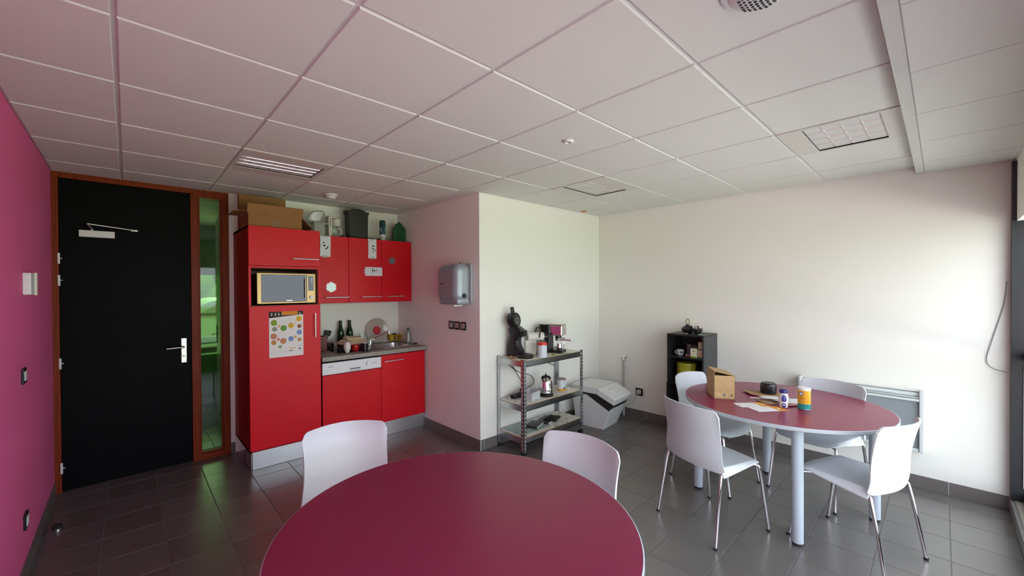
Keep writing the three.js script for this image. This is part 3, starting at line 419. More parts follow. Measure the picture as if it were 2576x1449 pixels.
// ------------------------------------------------------------------ things standing on the cabinets
{
  // open carton in front
  let t = thing('cardboard_box', 'long open brown carton on top of the tall red cabinet', 'box', [0, 2.146, 0], 0, 'cardboard boxes on the kitchen units');
  const a = 0.785, b = 1.235, zf = -4.06, zb = -4.40, h = 0.115;
  obj('walls', [muv(bx(a, b, 0, h, zf - 0.004, zf)), muv(bx(a, b, 0, h, zb, zb + 0.004)), muv(bx(a, a + 0.004, 0, h, zb, zf)), muv(bx(b - 0.004, b, 0, h, zb, zf)), muv(bx(a, b, 0, 0.004, zb, zf))], mt.card, t);
  obj('front_flap', muv(at(rx(bx(a - 0.004, b + 0.002, 0, 0.09, -0.003, 0.003), 0.22), 0, h - 0.004, zf + 0.004)), mt.card, t);
  obj('lid_flap', muv(at(rx(bx(a, b, 0, 0.12, -0.003, 0), -0.22), 0, h, zb)), mt.card, t);
  obj('tape', bx(0.985, 1.04, 0.0, 0.07, zf, zf + 0.0015), M(lin(0.25, 0.15, 0.07), 0.3), t);
  obj('side_flap', [muv(at(ry(rz(bx(0, 0.13, -0.003, 0, -0.3, 0), -0.75), 0), b, h, zf))], mt.card, t);
  obj('left_flap', muv(at(rz(bx(-0.1, 0, -0.003, 0, -0.32, 0), 0.06), a, h + 0.02, zf)), mt.card, t);
  t = thing('cardboard_box', 'flattened brown carton leaning behind the open one', 'box', [0, 2.146, 0], 0, 'cardboard boxes on the kitchen units');
  obj('panels', [muv(bx(0.79, 1.196, 0.0, 0.352, -4.50, -4.492)), muv(bx(0.79, 1.196, 0.0, 0.352, -4.46, -4.452)), muv(bx(0.79, 0.798, 0, 0.352, -4.5, -4.455))], mt.card, t);
  // clear plastic appliance parts
  const clear = M(lin(0.62, 0.64, 0.58), 0.15, 0, { transmission: 0.55, thickness: 0 });
  t = thing('plastic_jug', 'cloudy plastic juice jug and tray between carton and coffee maker', 'jug', [1.50, 2.151, -4.42]);
  obj('vessel', [rb(-0.06, 0.055, 0, 0.13, -0.06, 0.06, 0.012), bx(-0.065, 0.085, 0.122, 0.136, -0.065, 0.065)], clear, t); obj('hood', sheet((u, v) => { const x = -0.10 + 0.15 * u; return [x, 0.13 + v * (0.135 - 0.9 * Math.pow(0.6 - u, 2) * 0.18), -0.045 + 0.03 * v]; }, 10, 6, 0.003), clear, t);
  obj('handle', tube([[-0.105, 0.205, 0.03], [-0.06, 0.245, 0.03], [0, 0.26, 0.03], [0.05, 0.255, 0.03], [0.056, 0.2, 0.03], [0.06, 0.10, 0.03]], 0.006, 30, 8), M(lin(0.3, 0.29, 0.24), 0.4), t);
  // filter coffee maker
  const wht = M(lin(0.62, 0.60, 0.52), 0.4);
  t = thing('filter_coffee_maker', 'off-white filter coffee maker on top of the left wall cabinet', 'coffee maker', [1.66, 2.151, -4.46]);
  obj('tower', rb(-0.052, -0.012, 0.012, 0.225, -0.05, 0.05, 0.006), wht, t); obj('gauge', bx(-0.036, -0.030, 0.11, 0.2, 0.049, 0.0515), mt.dark, t); obj('top_plate', rb(-0.052, 0.04, 0.212, 0.228, -0.05, 0.03, 0.004), wht, t);
  obj('filter_basket', at(lathe([[0, 0.125], [0.042, 0.125], [0.05, 0.195], [0.05, 0.2], [0, 0.2]]), 0.045, 0, 0.0), wht, t); obj('carafe', at(lathe([[0, 0.018], [0.04, 0.018], [0.045, 0.05], [0.042, 0.085], [0.032, 0.115], [0.03, 0.115], [0.04, 0.083], [0.043, 0.05], [0.038, 0.021], [0, 0.021]]), 0.035, 0, 0), mt.clearGlass, t);
  const hd = new THREE.TorusGeometry(0.036, 0.008, 10, 24, Math.PI * 1.2); hd.rotateZ(-1.9); obj('carafe_handle', at(hd, 0.062, 0.07, 0.02), wht, t); obj('base', rb(-0.055, 0.085, 0, 0.018, -0.055, 0.055, 0.007), wht, t);
  // black waste bin upside up
  t = thing('black_bin', 'black plastic bin standing on the middle wall cabinet', 'bin', [1.935, 2.151, -4.45]);
  const prof = new THREE.Shape(); prof.moveTo(-0.094, 0); prof.lineTo(0.102, 0); prof.lineTo(0.108, 0.285); prof.lineTo(0.118, 0.292); prof.lineTo(0.118, 0.305); prof.quadraticCurveTo(0.085, 0.302, 0.07, 0.318); prof.quadraticCurveTo(0, 0.342, -0.07, 0.318); prof.quadraticCurveTo(-0.085, 0.305, -0.118, 0.305); prof.lineTo(-0.118, 0.292); prof.lineTo(-0.106, 0.285); prof.closePath();
  obj('body', at(ext(prof, 0.12, 0.01), 0, 0, -0.06), mt.dark, t); obj('grip_slot', rb(-0.032, 0.018, 0.262, 0.272, 0.058, 0.062, 0.003), mt.rubber, t);
  t = thing('power_cable', 'black power cable trailing over the wall cabinet tops', 'cable', [0, 0, 0]); obj('cord', tube([[1.70, 2.157, -4.36], [1.73, 2.162, -4.33], [1.79, 2.19, -4.34], [1.83, 2.178, -4.375], [1.95, 2.157, -4.36], [2.06, 2.165, -4.345], [2.13, 2.160, -4.345], [2.15, 2.157, -4.35]], 0.0045, 60, 8), mt.rubber, t); obj('plug', rb(2.14, 2.175, 2.151, 2.172, -4.365, -4.34, 0.006), mt.rubber, t);
  const canM = canvasMat(256, 256, (g) => { g.fillStyle = '#c9ccd2'; g.fillRect(0, 0, 256, 256); g.fillStyle = '#123f4c'; g.fillRect(0, 0, 256, 150); g.fillStyle = '#3a8aa0'; for (let x = 10; x < 256; x += 64) { g.fillRect(x, 30, 20, 60); g.fillRect(x + 8, 100, 30, 25); } g.fillStyle = '#d8e4e8'; for (let x = 0; x < 256; x += 64) { g.fillRect(x + 14, 70, 18, 26); g.fillRect(x + 10, 160, 26, 26); } g.fillStyle = '#2a2a2c'; for (let x = 0; x < 256; x += 64) g.fillRect(x + 26, 200, 18, 14); }, 0.35);
  t = thing('spray_can', 'teal and white spray can on the right wall cabinet', 'spray can', [2.235, 2.151, -4.42]); obj('can', cyl(0.035, 0.035, 0, 0.19, 0, 0, 32), canM, t); obj('cap', lathe([[0, 0.19], [0.033, 0.19], [0.035, 0.195], [0.034, 0.238], [0.028, 0.244], [0, 0.244]]), M(lin(0.01, 0.06, 0.06), 0.35), t);
  t = thing('green_bottle', 'dark green detergent bottle at the right cabinet end', 'bottle', [2.452, 2.151, -4.42]);
  obj('bottle', at(ext((() => { const s = new THREE.Shape(); s.moveTo(-0.064, 0); s.lineTo(0.064, 0); s.lineTo(0.066, 0.155); s.quadraticCurveTo(0.064, 0.18, 0.04, 0.188); s.quadraticCurveTo(0.022, 0.196, 0.021, 0.21); s.lineTo(-0.021, 0.21); s.quadraticCurveTo(-0.022, 0.196, -0.04, 0.188); s.quadraticCurveTo(-0.064, 0.18, -0.066, 0.155); s.closePath(); return s; })(), 0.075, 0.014), 0, 0, -0.0375), M(lin(0.004, 0.075, 0.03), 0.3), t); obj('cap', lathe([[0, 0.208], [0.021, 0.208], [0.021, 0.228], [0.012, 0.243], [0.006, 0.246], [0, 0.246]]), M(lin(0.004, 0.055, 0.025), 0.4), t);
}
// ------------------------------------------------------------------ things on the worktop
const WT = 0.9355;
{
  let t = thing('hob', 'black glass hob let into the worktop', 'hob', [1.83, WT, -4.35]); obj('glass', rb(-0.255, 0.255, 0, 0.004, -0.235, 0.235, 0.002), mt.blackGloss, t);
  for (const [x, z] of [[-0.12, -0.1], [0.12, -0.1]]) { const r = new THREE.TorusGeometry(0.085, 0.0012, 6, 40); r.rotateX(Math.PI / 2); obj('ring', at(r, x, 0.004, z), mt.steel, t); }
  t = thing('utensil_caddy', 'red plastic utensil caddy beside the fridge cabinet', 'caddy', [1.50, WT, -4.44]);
  const red = M(lin(0.20, 0.006, 0.01), 0.4); obj('basket', [rb(-0.07, 0.07, 0, 0.012, -0.06, 0.06, 0.004), rb(-0.07, -0.064, 0, 0.155, -0.06, 0.06, 0.003), rb(0.064, 0.07, 0, 0.155, -0.06, 0.06, 0.003), rb(-0.07, 0.07, 0, 0.155, -0.06, -0.054, 0.003), rb(-0.07, 0.07, 0, 0.155, 0.054, 0.06, 0.003)], red, t);
  for (let k = 0; k < 4; k++) obj('slot', rb(-0.05, 0.05, 0.03 + 0.03 * k, 0.042 + 0.03 * k, 0.0595, 0.0612, 0.0005), mt.dark, t);
  for (const [n, x, z, a, m] of [['spatula', 0.03, 0, -0.25, mt.rubber], ['knife', -0.02, 0.02, 0.15, mt.rubber], ['spoon', 0.05, -0.02, -0.4, mt.rubber]]) {
    const u = thing(n, { spatula: 'black spatula standing in the red caddy', knife: 'dark handled knife in the red caddy', spoon: 'dark plastic spoon leaning out of the red caddy' }[n], n, [1.50 + x, WT + 0.013, -4.44 + z]); u.rotation.z = a; obj('handle', cyl(0.005, 0.006, 0, 0.15, 0, 0, 10), m, u); obj('head', rb(-0.02, 0.02, 0.15, 0.21, -0.003, 0.003, 0.003), m, u);
  }
  t = thing('brown_jar', 'low brown jar behind the hob', 'jar', [1.665, WT, -4.585]); obj('jar', lathe([[0, 0], [0.045, 0], [0.048, 0.04], [0.044, 0.055], [0, 0.055]]), M(lin(0.045, 0.028, 0.018), 0.25), t); obj('lid', lathe([[0.046, 0.052], [0.046, 0.064], [0.03, 0.07], [0, 0.071]]), M(lin(0.16, 0.10, 0.05), 0.35), t);
  const bottle = (x, z, label) => { const q = thing('wine_bottle', label, 'bottle', [x, WT, z], 0, 'wine bottles on the worktop'); obj('body', lathe([[0, 0], [0.036, 0], [0.039, 0.008], [0.039, 0.15], [0.033, 0.185], [0.020, 0.225], [0.0155, 0.26], [0.0155, 0.275], [0, 0.275]]), mt.bottleGreen, q); obj('neck_foil', lathe([[0.0165, 0.25], [0.0175, 0.29], [0.0165, 0.296], [0, 0.297]]), mt.dark, q); };
  bottle(1.80, -4.60, 'left of the two dark green wine bottles'); bottle(1.905, -4.60, 'right of the two dark green wine bottles');
  const cream = M(lin(0.66, 0.50, 0.33), 0.3), HT = WT + 0.0045;
  t = thing('casserole', 'glass casserole dish on the hob', 'casserole', [1.825, HT, -4.34]); obj('dish', lathe([[0, 0], [0.10, 0], [0.128, 0.02], [0.138, 0.055], [0.133, 0.055], [0.122, 0.024], [0.09, 0.006], [0, 0.006]], 48), M(lin(0.55, 0.50, 0.46), 0.05, 0, { transmission: 0.8, thickness: 0 }), t);
  t = thing('cream_platter', 'upturned cream dish covering the glass casserole', 'dish', [1.825, HT + 0.056, -4.34]); obj('rim', lathe([[0.13, 0], [0.158, 0.0], [0.160, 0.012], [0.148, 0.02], [0.135, 0.018], [0.128, 0.006]], 56), cream, t); obj('dome', lathe([[0.150, 0.017], [0.14, 0.03], [0.115, 0.045], [0.09, 0.052], [0.088, 0.049], [0.12, 0.036], [0.14, 0.022]], 56), cream, t); obj('foot_ring', lathe([[0.088, 0.05], [0.096, 0.066], [0.101, 0.07], [0.098, 0.072], [0.082, 0.06], [0.06, 0.052], [0, 0.052], [0, 0.049], [0.085, 0.049]], 48), cream, t);
  t = thing('red_mug', 'glossy red mug standing in front of the casserole', 'mug', [1.772, HT, -4.135]); obj('body', lathe([[0, 0], [0.03, 0], [0.036, 0.02], [0.037, 0.062], [0.034, 0.066], [0.033, 0.06], [0.031, 0.006], [0, 0.006]]), M(lin(0.42, 0.008, 0.008), 0.15), t);
  t = thing('milk_jug', 'white oval ceramic jug at the front of the hob', 'jug', [1.665, WT, -4.085]); obj('body', lathe([[0, 0], [0.014, 0.002], [0.02, 0.012], [0.033, 0.042], [0.036, 0.07], [0.031, 0.095], [0.022, 0.112], [0.018, 0.112], [0.027, 0.094], [0.032, 0.07], [0.028, 0.045], [0, 0.012]]), M(lin(0.72, 0.68, 0.64), 0.2), t); obj('rim', lathe([[0.020, 0.108], [0.025, 0.114], [0.014, 0.124], [0.008, 0.122]]), mt.steel, t); obj('wire_loop', tube([[0.012, 0.118, 0], [0.016, 0.15, 0], [0.006, 0.175, 0], [-0.012, 0.178, 0]], 0.0016, 16, 6), mt.steel, t);
  const mugM = canvasMat(128, 64, (g) => { g.fillStyle = '#0b0d18'; g.fillRect(0, 0, 128, 64); g.fillStyle = '#e8e4dc'; g.fillRect(28, 0, 14, 64); g.fillStyle = '#888'; g.fillRect(32, 18, 5, 3); g.fillRect(32, 48, 5, 3); }, 0.2);
  t = thing('dark_mug', 'navy mug with a white stripe beside the casserole', 'mug', [1.85, WT, -4.085]); obj('body', cyl(0.036, 0.038, 0, 0.09, 0, 0, 36), mugM, t); const mh = new THREE.TorusGeometry(0.024, 0.006, 8, 20, Math.PI); mh.rotateZ(-Math.PI / 2); obj('handle', at(mh, 0.036, 0.045, 0), M(lin(0.6, 0.58, 0.55), 0.2), t); obj('rim', lathe([[0.036, 0.088], [0.039, 0.088], [0.039, 0.093], [0.036, 0.093]]), M(lin(0.7, 0.7, 0.7), 0.2), t);
  const tumbler = (x, z, r, h, label, s) => { const q = thing('drinking_glass', label, 'glass', [x, WT, z], 0, 'glasses by the sink'); obj('glass', lathe([[0, 0], [r * 0.86, 0], [r, h], [r - 0.002, h], [r * 0.86 - 0.003, 0.006], [0, 0.006]]), mt.clearGlass, q); return q; };
  tumbler(2.025, -4.53, 0.034, 0.15, 'tall empty glass behind the cream lid'); tumbler(1.94, -4.14, 0.030, 0.095, 'small tumbler right of the navy mug');
  t = thing('white_jar', 'glass jar with a cream lid near the tumbler', 'jar', [2.03, WT, -4.30]); obj('jar', lathe([[0, 0], [0.034, 0], [0.036, 0.08], [0.034, 0.085], [0.032, 0.08], [0.03, 0.004], [0, 0.004]]), mt.clearGlass, t); obj('lid', lathe([[0.036, 0.08], [0.038, 0.082], [0.038, 0.098], [0.034, 0.104], [0, 0.104]]), M(lin(0.6, 0.55, 0.45), 0.35), t);
  t = thing('wine_glass', 'small stemmed glass next to the sink edge', 'glass', [2.03, WT, -4.12]); obj('glass', lathe([[0, 0], [0.026, 0.001], [0.005, 0.008], [0.004, 0.045], [0.02, 0.058], [0.033, 0.085], [0.034, 0.098], [0.0325, 0.098], [0.031, 0.085], [0.018, 0.061], [0, 0.05]]), mt.clearGlass, t);
  t = thing('teaspoon', 'steel teaspoon lying on the worktop', 'spoon', [1.93, WT, -4.03], 0.5); obj('handle', rod([0, 0.003, 0], [0.09, 0.005, 0], 0.0025, 8), mt.steel, t); const bowl = new THREE.SphereGeometry(0.015, 14, 8); bowl.scale(1.4, 0.25, 1); obj('bowl', at(bowl, -0.015, 0.004, 0), mt.steel, t);
  // plate leaning on the wall
  t = thing('plate', 'clear plate with a red centre leaning on the wall', 'plate', [2.255, WT + 0.001, -4.615]); t.rotation.x = -0.13;
  const pl = lathe([[0, 0.004], [0.068, 0.004], [0.092, 0.009], [0.147, 0.022], [0.149, 0.02], [0.095, 0.004], [0.066, 0], [0, 0]], 56); pl.rotateX(Math.PI / 2); obj('dish', at(pl, 0, 0.149, 0), M(lin(0.66, 0.58, 0.52), 0.1, 0, { transmission: 0.35, thickness: 0 }), t);
  const disc = rx(cyl(0.051, 0.051, 0, 0.002, 0, 0, 36), Math.PI / 2); obj('print', at(disc, 0, 0.149, 0.005), M(lin(0.50, 0.02, 0.03), 0.4), t);
  for (let k = 0; k < 8; k++) { const a = (k + (k > 3 ? 0.0 : 0)) / 8 * Math.PI * 2 + 0.4; const m = rx(cyl(0.0045, 0.0045, 0, 0.001, 0, 0, 10), Math.PI / 2); obj('print_dot', at(m, 0.042 * Math.cos(a), 0.149 + 0.042 * Math.sin(a), 0.0068), mt.dark, t); }
  // yellow basket
  t = thing('yellow_basket', 'yellow slotted plastic basket behind the sink', 'basket', [2.462, WT, -4.575]); const yel = M(lin(0.52, 0.36, 0.02), 0.4); const N = 20, br = [];
  obj('base', at(rb(-0.07, 0.07, 0, 0.006, -0.035, 0.035, 0.003), 0, 0.022, 0), yel, t); obj('rim', [rb(-0.085, 0.085, 0.078, 0.088, 0.04, 0.047, 0.002), rb(-0.085, 0.085, 0.078, 0.088, -0.047, -0.04, 0.002), rb(-0.087, -0.08, 0.078, 0.088, -0.047, 0.047, 0.002), rb(0.08, 0.087, 0.078, 0.088, -0.047, 0.047, 0.002)], yel, t);
  for (let k = 0; k < 11; k++) { const x = -0.075 + k * 0.015; obj('slat', [rod([x * 0.88, 0.025, 0.034], [x, 0.08, 0.043], 0.003, 6), rod([x * 0.88, 0.025, -0.034], [x, 0.08, -0.043], 0.003, 6)], yel, t); }
  obj('side', [bx(-0.08, -0.035, 0.024, 0.082, 0.036, 0.041), bx(-0.074, -0.07, 0.024, 0.082, -0.04, 0.04), bx(0.07, 0.074, 0.024, 0.082, -0.04, 0.04)], yel, t); obj('foot', [cyl(0.006, 0.006, 0, 0.024, -0.055, 0.02, 8), cyl(0.006, 0.006, 0, 0.024, 0.055, 0.02, 8), cyl(0.006, 0.006, 0, 0.024, -0.055, -0.02, 8), cyl(0.006, 0.006, 0, 0.024, 0.055, -0.02, 8)], yel, t);
  t = thing('scrubber', 'round dark scrubbing ball in the yellow basket', 'scrubber', [2.465, WT + 0.029, -4.58]); obj('ball', at(new THREE.IcosahedronGeometry(0.028, 2), 0, 0.05, 0), mt.dark, t); obj('stem', cyl(0.012, 0.012, 0, 0.035), mt.dark, t);
  t = thing('soap_bottle', 'clear dish soap bottle with green cap by the pink wall', 'bottle', [2.505, WT, -4.30]); obj('bottle', (() => { const g = lathe([[0, 0], [0.034, 0], [0.036, 0.02], [0.033, 0.09], [0.036, 0.12], [0.028, 0.145], [0.013, 0.16], [0, 0.16]]); g.scale(1, 1, 0.65); return g; })(), M(lin(0.55, 0.56, 0.56), 0.1, 0, { transmission: 0.6, thickness: 0 }), t); obj('cap', [cyl(0.014, 0.014, 0.158, 0.175, 0, 0, 18), cyl(0.008, 0.006, 0.175, 0.19, 0, 0, 14), rb(-0.03, -0.005, 0.172, 0.182, -0.006, 0.006, 0.003)], M(lin(0.01, 0.13, 0.06), 0.35), t);
  t = thing('sink_plug', 'small black rubber plug on the worktop end', 'plug', [2.525, WT, -4.19]); obj('plug', rb(-0.02, 0.02, 0, 0.014, -0.015, 0.015, 0.005), mt.rubber, t);
}
// ------------------------------------------------------------------ towel dispenser and sockets on the pale pink return wall
{
  const t = thing('towel_dispenser', 'silver grey paper towel dispenser on the pale pink wall', 'dispenser', [XP, 1.635, -3.30]);
  // wall plate, curved cover; local -x points into the room
  obj('wall_plate', rb(-0.03, -0.0005, -0.185, 0.205, -0.19, 0.17, 0.012), M(lin(0.40, 0.42, 0.46), 0.4), t);
  const grey = M(lin(0.33, 0.36, 0.41), 0.35, 0.25);
  const g = new RoundedBoxGeometry(0.20, 0.39, 0.36, 10, 0.075); const p = g.attributes.position;
  for (let i = 0; i < p.count; i++) { let x = p.getX(i), y = p.getY(i), z = p.getZ(i); const d = (0.1 - x) / 0.2; const low = Math.max(0, -y / 0.195); if (y < -0.1) { x = x + (y + 0.1) * -0.10 * d; } p.setXYZ(i, x, y - (y > 0 ? 0.03 * d * d * (0.5 - z / 0.36) : 0), z * (1 - 0.05 * low)); }
  g.computeVertexNormals(); obj('cover', at(g, -0.115, 0.01, -0.005), grey, t);
  obj('skirt', rb(-0.19, -0.03, -0.205, -0.13, -0.165, 0.160, 0.03, 4), grey, t);
  const w = rx(cyl(0.024, 0.024, 0, 0.01, 0, 0, 28), Math.PI / 2); obj('sight_glass', at(w, -0.118, -0.115, 0.166), mt.blackGloss, t);
  obj('paper_edge', bx(-0.15, -0.05, -0.222, -0.2, -0.12, 0.05), mt.paper, t); obj('badge', bx(-0.2165, -0.213, 0.0, 0.012, -0.09, -0.05), M(lin(0.05, 0.05, 0.12), 0.4), t);
  const k = new THREE.TorusGeometry(0.008, 0.0025, 8, 16); k.rotateY(Math.PI / 2); obj('key_ring', at(k, -0.06, 0.214, 0.03), M(lin(0.25, 0.01, 0.015), 0.4), t);
  [[-3.497, 'leftmost'], [-3.392, 'middle'], [-3.288, 'rightmost']].forEach(([z, w]) => {
    const q = thing('wall_socket', w + ' of the three black framed sockets below the dispenser', 'socket', [XP, 1.205, z], 0, 'sockets below the towel dispenser');
    obj('surround', rb(-0.011, -0.0005, -0.043, 0.043, -0.043, 0.043, 0.004), mt.black, q); obj('insert', rb(-0.014, -0.008, -0.025, 0.025, -0.025, 0.025, 0.002), M(lin(0.55, 0.42, 0.40), 0.4), q); const h = cyl(0.010, 0.010, -0.002, 0.002, 0, 0, 16); h.rotateZ(Math.PI / 2); obj('socket_well', at(h, -0.0135, -0.004, 0), M(lin(0.25, 0.18, 0.16), 0.5), q);
  });
}
// ------------------------------------------------------------------ metal shelf rack with coffee machines
const RX0 = 2.772, RX1 = 3.712, RZ0 = -3.02, RZ1 = -2.655, LV = [0.163, 0.470, 0.896];
{
  const leafM = canvasMat(1024, 400, (g, w, h) => {
    g.fillStyle = '#e6e4dc'; g.fillRect(0, 0, w, h); const cols = ['#4f9a2c', '#b8b83c', '#8a3028', '#6f6a62', '#a33a34', '#c8b846', '#3f7a3a', '#8a5a44']; let s = 3; const r = () => (s = (s * 16807) % 2147483647) / 2147483647;
    for (let k = 0; k < 34; k++) { const x = r() * w, y = r() * h, a = r() * 6.28, L = 14 + r() * 12; g.save(); g.translate(x, y); g.rotate(a); g.fillStyle = cols[k % cols.length]; g.beginPath(); g.ellipse(0, 0, L, L * 0.55, 0, 0, 7); g.fill(); g.strokeStyle = '#e6e4dc'; g.lineWidth = 1.5; g.beginPath(); g.moveTo(-L, 0); g.lineTo(L, 0); g.stroke(); g.restore(); }
  }, 0.55);
  const t = thing('shelf_rack', 'galvanised steel shelf rack with three leaf-patterned boards', 'shelf rack');
  const L = 0.036, th = 0.0025, post = (x, z, sx, sz) => {
    const holes = []; for (let y = 0.05; y < 0.9; y += 0.035) { holes.push(bx(x + sx * L * 0.4 - 0.004, x + sx * L * 0.4 + 0.004, y, y + 0.014, z - 0.0004 - (sz < 0 ? -0 : 0), z + 0.0004)); }
    const p = obj('post', [bx(Math.min(x, x + sx * L), Math.max(x, x + sx * L), 0.012, 0.91, Math.min(z, z + sz * th), Math.max(z, z + sz * th)), bx(Math.min(x, x + sx * th), Math.max(x, x + sx * th), 0.012, 0.91, Math.min(z, z + sz * L), Math.max(z, z + sz * L))], mt.galv, t);
    const slots = []; for (let y = 0.05; y < 0.88; y += 0.037) { slots.push(bx(x + sx * L * 0.55 - 0.0035, x + sx * L * 0.55 + 0.0035, y, y + 0.015, z - sz * 0.0006 - 0.0003, z - sz * 0.0006 + 0.0003)); slots.push(bx(x - sx * 0.0006 - 0.0003, x - sx * 0.0006 + 0.0003, y, y + 0.015, z + sz * L * 0.55 - 0.0035, z + sz * L * 0.55 + 0.0035)); }
    obj('slots', slots, M(lin(0.75, 0.78, 0.8), 0.5), p); obj('foot', bx(Math.min(x - sx * 0.003, x + sx * (L + 0.003)), Math.max(x - sx * 0.003, x + sx * (L + 0.003)), 0, 0.022, Math.min(z - sz * 0.003, z + sz * (L + 0.003)), Math.max(z - sz * 0.003, z + sz * (L + 0.003))), mt.rubber, p);
  };
  post(RX0, RZ1, 1, -1); post(RX1, RZ1, -1, -1); post(RX0, RZ0, 1, 1); post(RX1, RZ0, -1, 1);
  for (const y of LV) {
    obj('beam', [bx(RX0 + th, RX1 - th, y - 0.058, y - 0.004, RZ1 - 0.006, RZ1 - th), bx(RX0 + th, RX1 - th, y - 0.058, y - 0.052, RZ1 - 0.02, RZ1 - th)], mt.galv, t); obj('beam', bx(RX0 + th, RX1 - th, y - 0.058, y - 0.004, RZ0 + th, RZ0 + 0.006), mt.galv, t);
    obj('beam', bx(RX0 + th, RX0 + 0.006, y - 0.058, y - 0.004, RZ0 + 0.006, RZ1 - 0.006), mt.galv, t); obj('beam', bx(RX1 - 0.006, RX1 - th, y - 0.058, y - 0.004, RZ0 + 0.006, RZ1 - 0.006), mt.galv, t);
    const b = obj('shelf_board', bx(RX0 + 0.006, RX1 - 0.006, y - 0.012, y - 0.0012, RZ0 + 0.006, RZ1 - 0.006), mt.cardPale, t);
    const c = obj('oilcloth', plane(RX1 - RX0 - 0.02, RZ1 - RZ0 - 0.02), leafM, t); c.rotation.x = -Math.PI / 2; c.position.set((RX0 + RX1) / 2, y - 0.0008, (RZ0 + RZ1) / 2);
  }
}
{
  const y = LV[2];
  // black pod machine
  let t = thing('pod_coffee_machine', 'tall black pod coffee machine on the rack left end', 'coffee machine', [2.93, y, -2.905], 0.22);
  const body = (pts, d, b) => { const g = ext((() => { const s = new THREE.Shape(); pts.forEach((p, i) => (i ? (p.length === 4 ? s.quadraticCurveTo(...p) : s.lineTo(...p)) : s.moveTo(...p))); s.closePath(); return s; })(), d, b); g.rotateY(-Math.PI / 2); g.translate(d / 2, 0, 0); return g; };
  obj('body', body([[-0.08, 0.0], [0.035, 0.0], [0.04, 0.06], [0.0, 0.11, 0.0, 0.17], [0.02, 0.21], [0.07, 0.235, 0.06, 0.255], [0.0, 0.30, -0.03, 0.31], [-0.06, 0.28], [-0.045, 0.2], [-0.09, 0.12, -0.08, 0.0]], 0.105, 0.02), mt.black, t);
  obj('pod_holder', body([[0.0, 0.20], [0.085, 0.215], [0.095, 0.235], [0.10, 0.262], [0.03, 0.262], [0.0, 0.245]], 0.07, 0.008), mt.dark, t); obj('pod_rim', bx(-0.03, 0.03, 0.262, 0.266, 0.03, 0.09), mt.steel, t);
  const head = rx(cyl(0.078, 0.07, -0.035, 0.035, 0, 0, 40), Math.PI / 2 - 0.18); obj('head', at(head, 0, 0.372, -0.025), mt.black, t);
  const gr = rx(cyl(0.034, 0.034, -0.002, 0.004, 0, 0, 30), Math.PI / 2 - 0.18); const grille = obj('grille', at(gr, 0.0, 0.366, 0.010), M(lin(0.32, 0.32, 0.31), 0.4, 0.5), t);
  for (let k = 0; k < 5; k++) { const s = bx(-0.002, 0.002, -0.029, 0.029, 0.004, 0.0055); s.rotateZ(k * Math.PI / 5); s.rotateX(-0.18); obj('grille_slot', at(s, 0, 0.366, 0.0105), mt.dark, grille); }
  obj('locking_lever', (() => { const g = rb(-0.02, 0.02, 0, 0.075, -0.013, 0.013, 0.006); g.rotateX(-0.12); g.rotateZ(0.12); return at(g, -0.012, 0.43, -0.03); })(), mt.black, t);
  obj('drip_tray', at(lathe([[0, 0], [0.082, 0], [0.085, 0.02], [0.07, 0.034], [0, 0.034]], 40), 0, 0, 0.105), mt.black, t); obj('tray_grid', [0, 1, 2, 3].map((k) => bx(-0.05, 0.05, 0.034, 0.036, 0.075 + k * 0.018, 0.079 + k * 0.018)), mt.rubber, t);
  t = thing('napkin', 'crumpled orange brown napkin at the rack left end', 'napkin', [2.838, y, -2.86], 0.4); obj('cloth', sheet((u, v) => [(u - 0.5) * 0.075, 0.008 + 0.006 * Math.sin(u * 9 + v * 4) + 0.004 * Math.sin(v * 11), (v - 0.5) * 0.09], 14, 10, 0.0015), M(lin(0.42, 0.22, 0.10), 0.9), t);
  // white capsule machine
  t = thing('capsule_coffee_machine', 'white capsule coffee machine between the two black ones', 'coffee machine', [3.17, y, -2.87], 1.15);
  const wm = M(lin(0.66, 0.64, 0.58), 0.35);
  obj('body', rb(-0.055, 0.055, 0.0, 0.155, -0.13, 0.0, 0.014, 4), wm, t); const nose = rx(cyl(0.045, 0.045, -0.09, 0.09, 0, 0, 32), Math.PI / 2); obj('brew_head', at(nose, 0, 0.185, 0.0), wm, t); obj('head_front', at(rx(cyl(0.036, 0.04, 0, 0.04, 0, 0, 28), Math.PI / 2), 0, 0.182, 0.09), mt.black, t); obj('spout', rb(-0.016, 0.016, 0.12, 0.16, 0.075, 0.12, 0.006), mt.black, t);
  obj('lever', tube([[0.05, 0.18, 0.03], [0.055, 0.24, 0.035], [0.04, 0.272, 0.04], [-0.01, 0.28, 0.045], [-0.05, 0.255, 0.04], [-0.055, 0.18, 0.03]], 0.007, 30, 10), mt.black, t); obj('water_tank', rb(-0.05, 0.05, 0.02, 0.2, -0.175, -0.13, 0.01), M(lin(0.6, 0.6, 0.58), 0.1, 0, { transmission: 0.5, thickness: 0 }), t); obj('tank_lid', [rb(-0.03, 0.0, 0.2, 0.207, -0.16, -0.14, 0.003)], mt.dark, t); obj('drip_tray', rb(-0.05, 0.05, 0, 0.03, 0.0, 0.1, 0.008), mt.black, t);
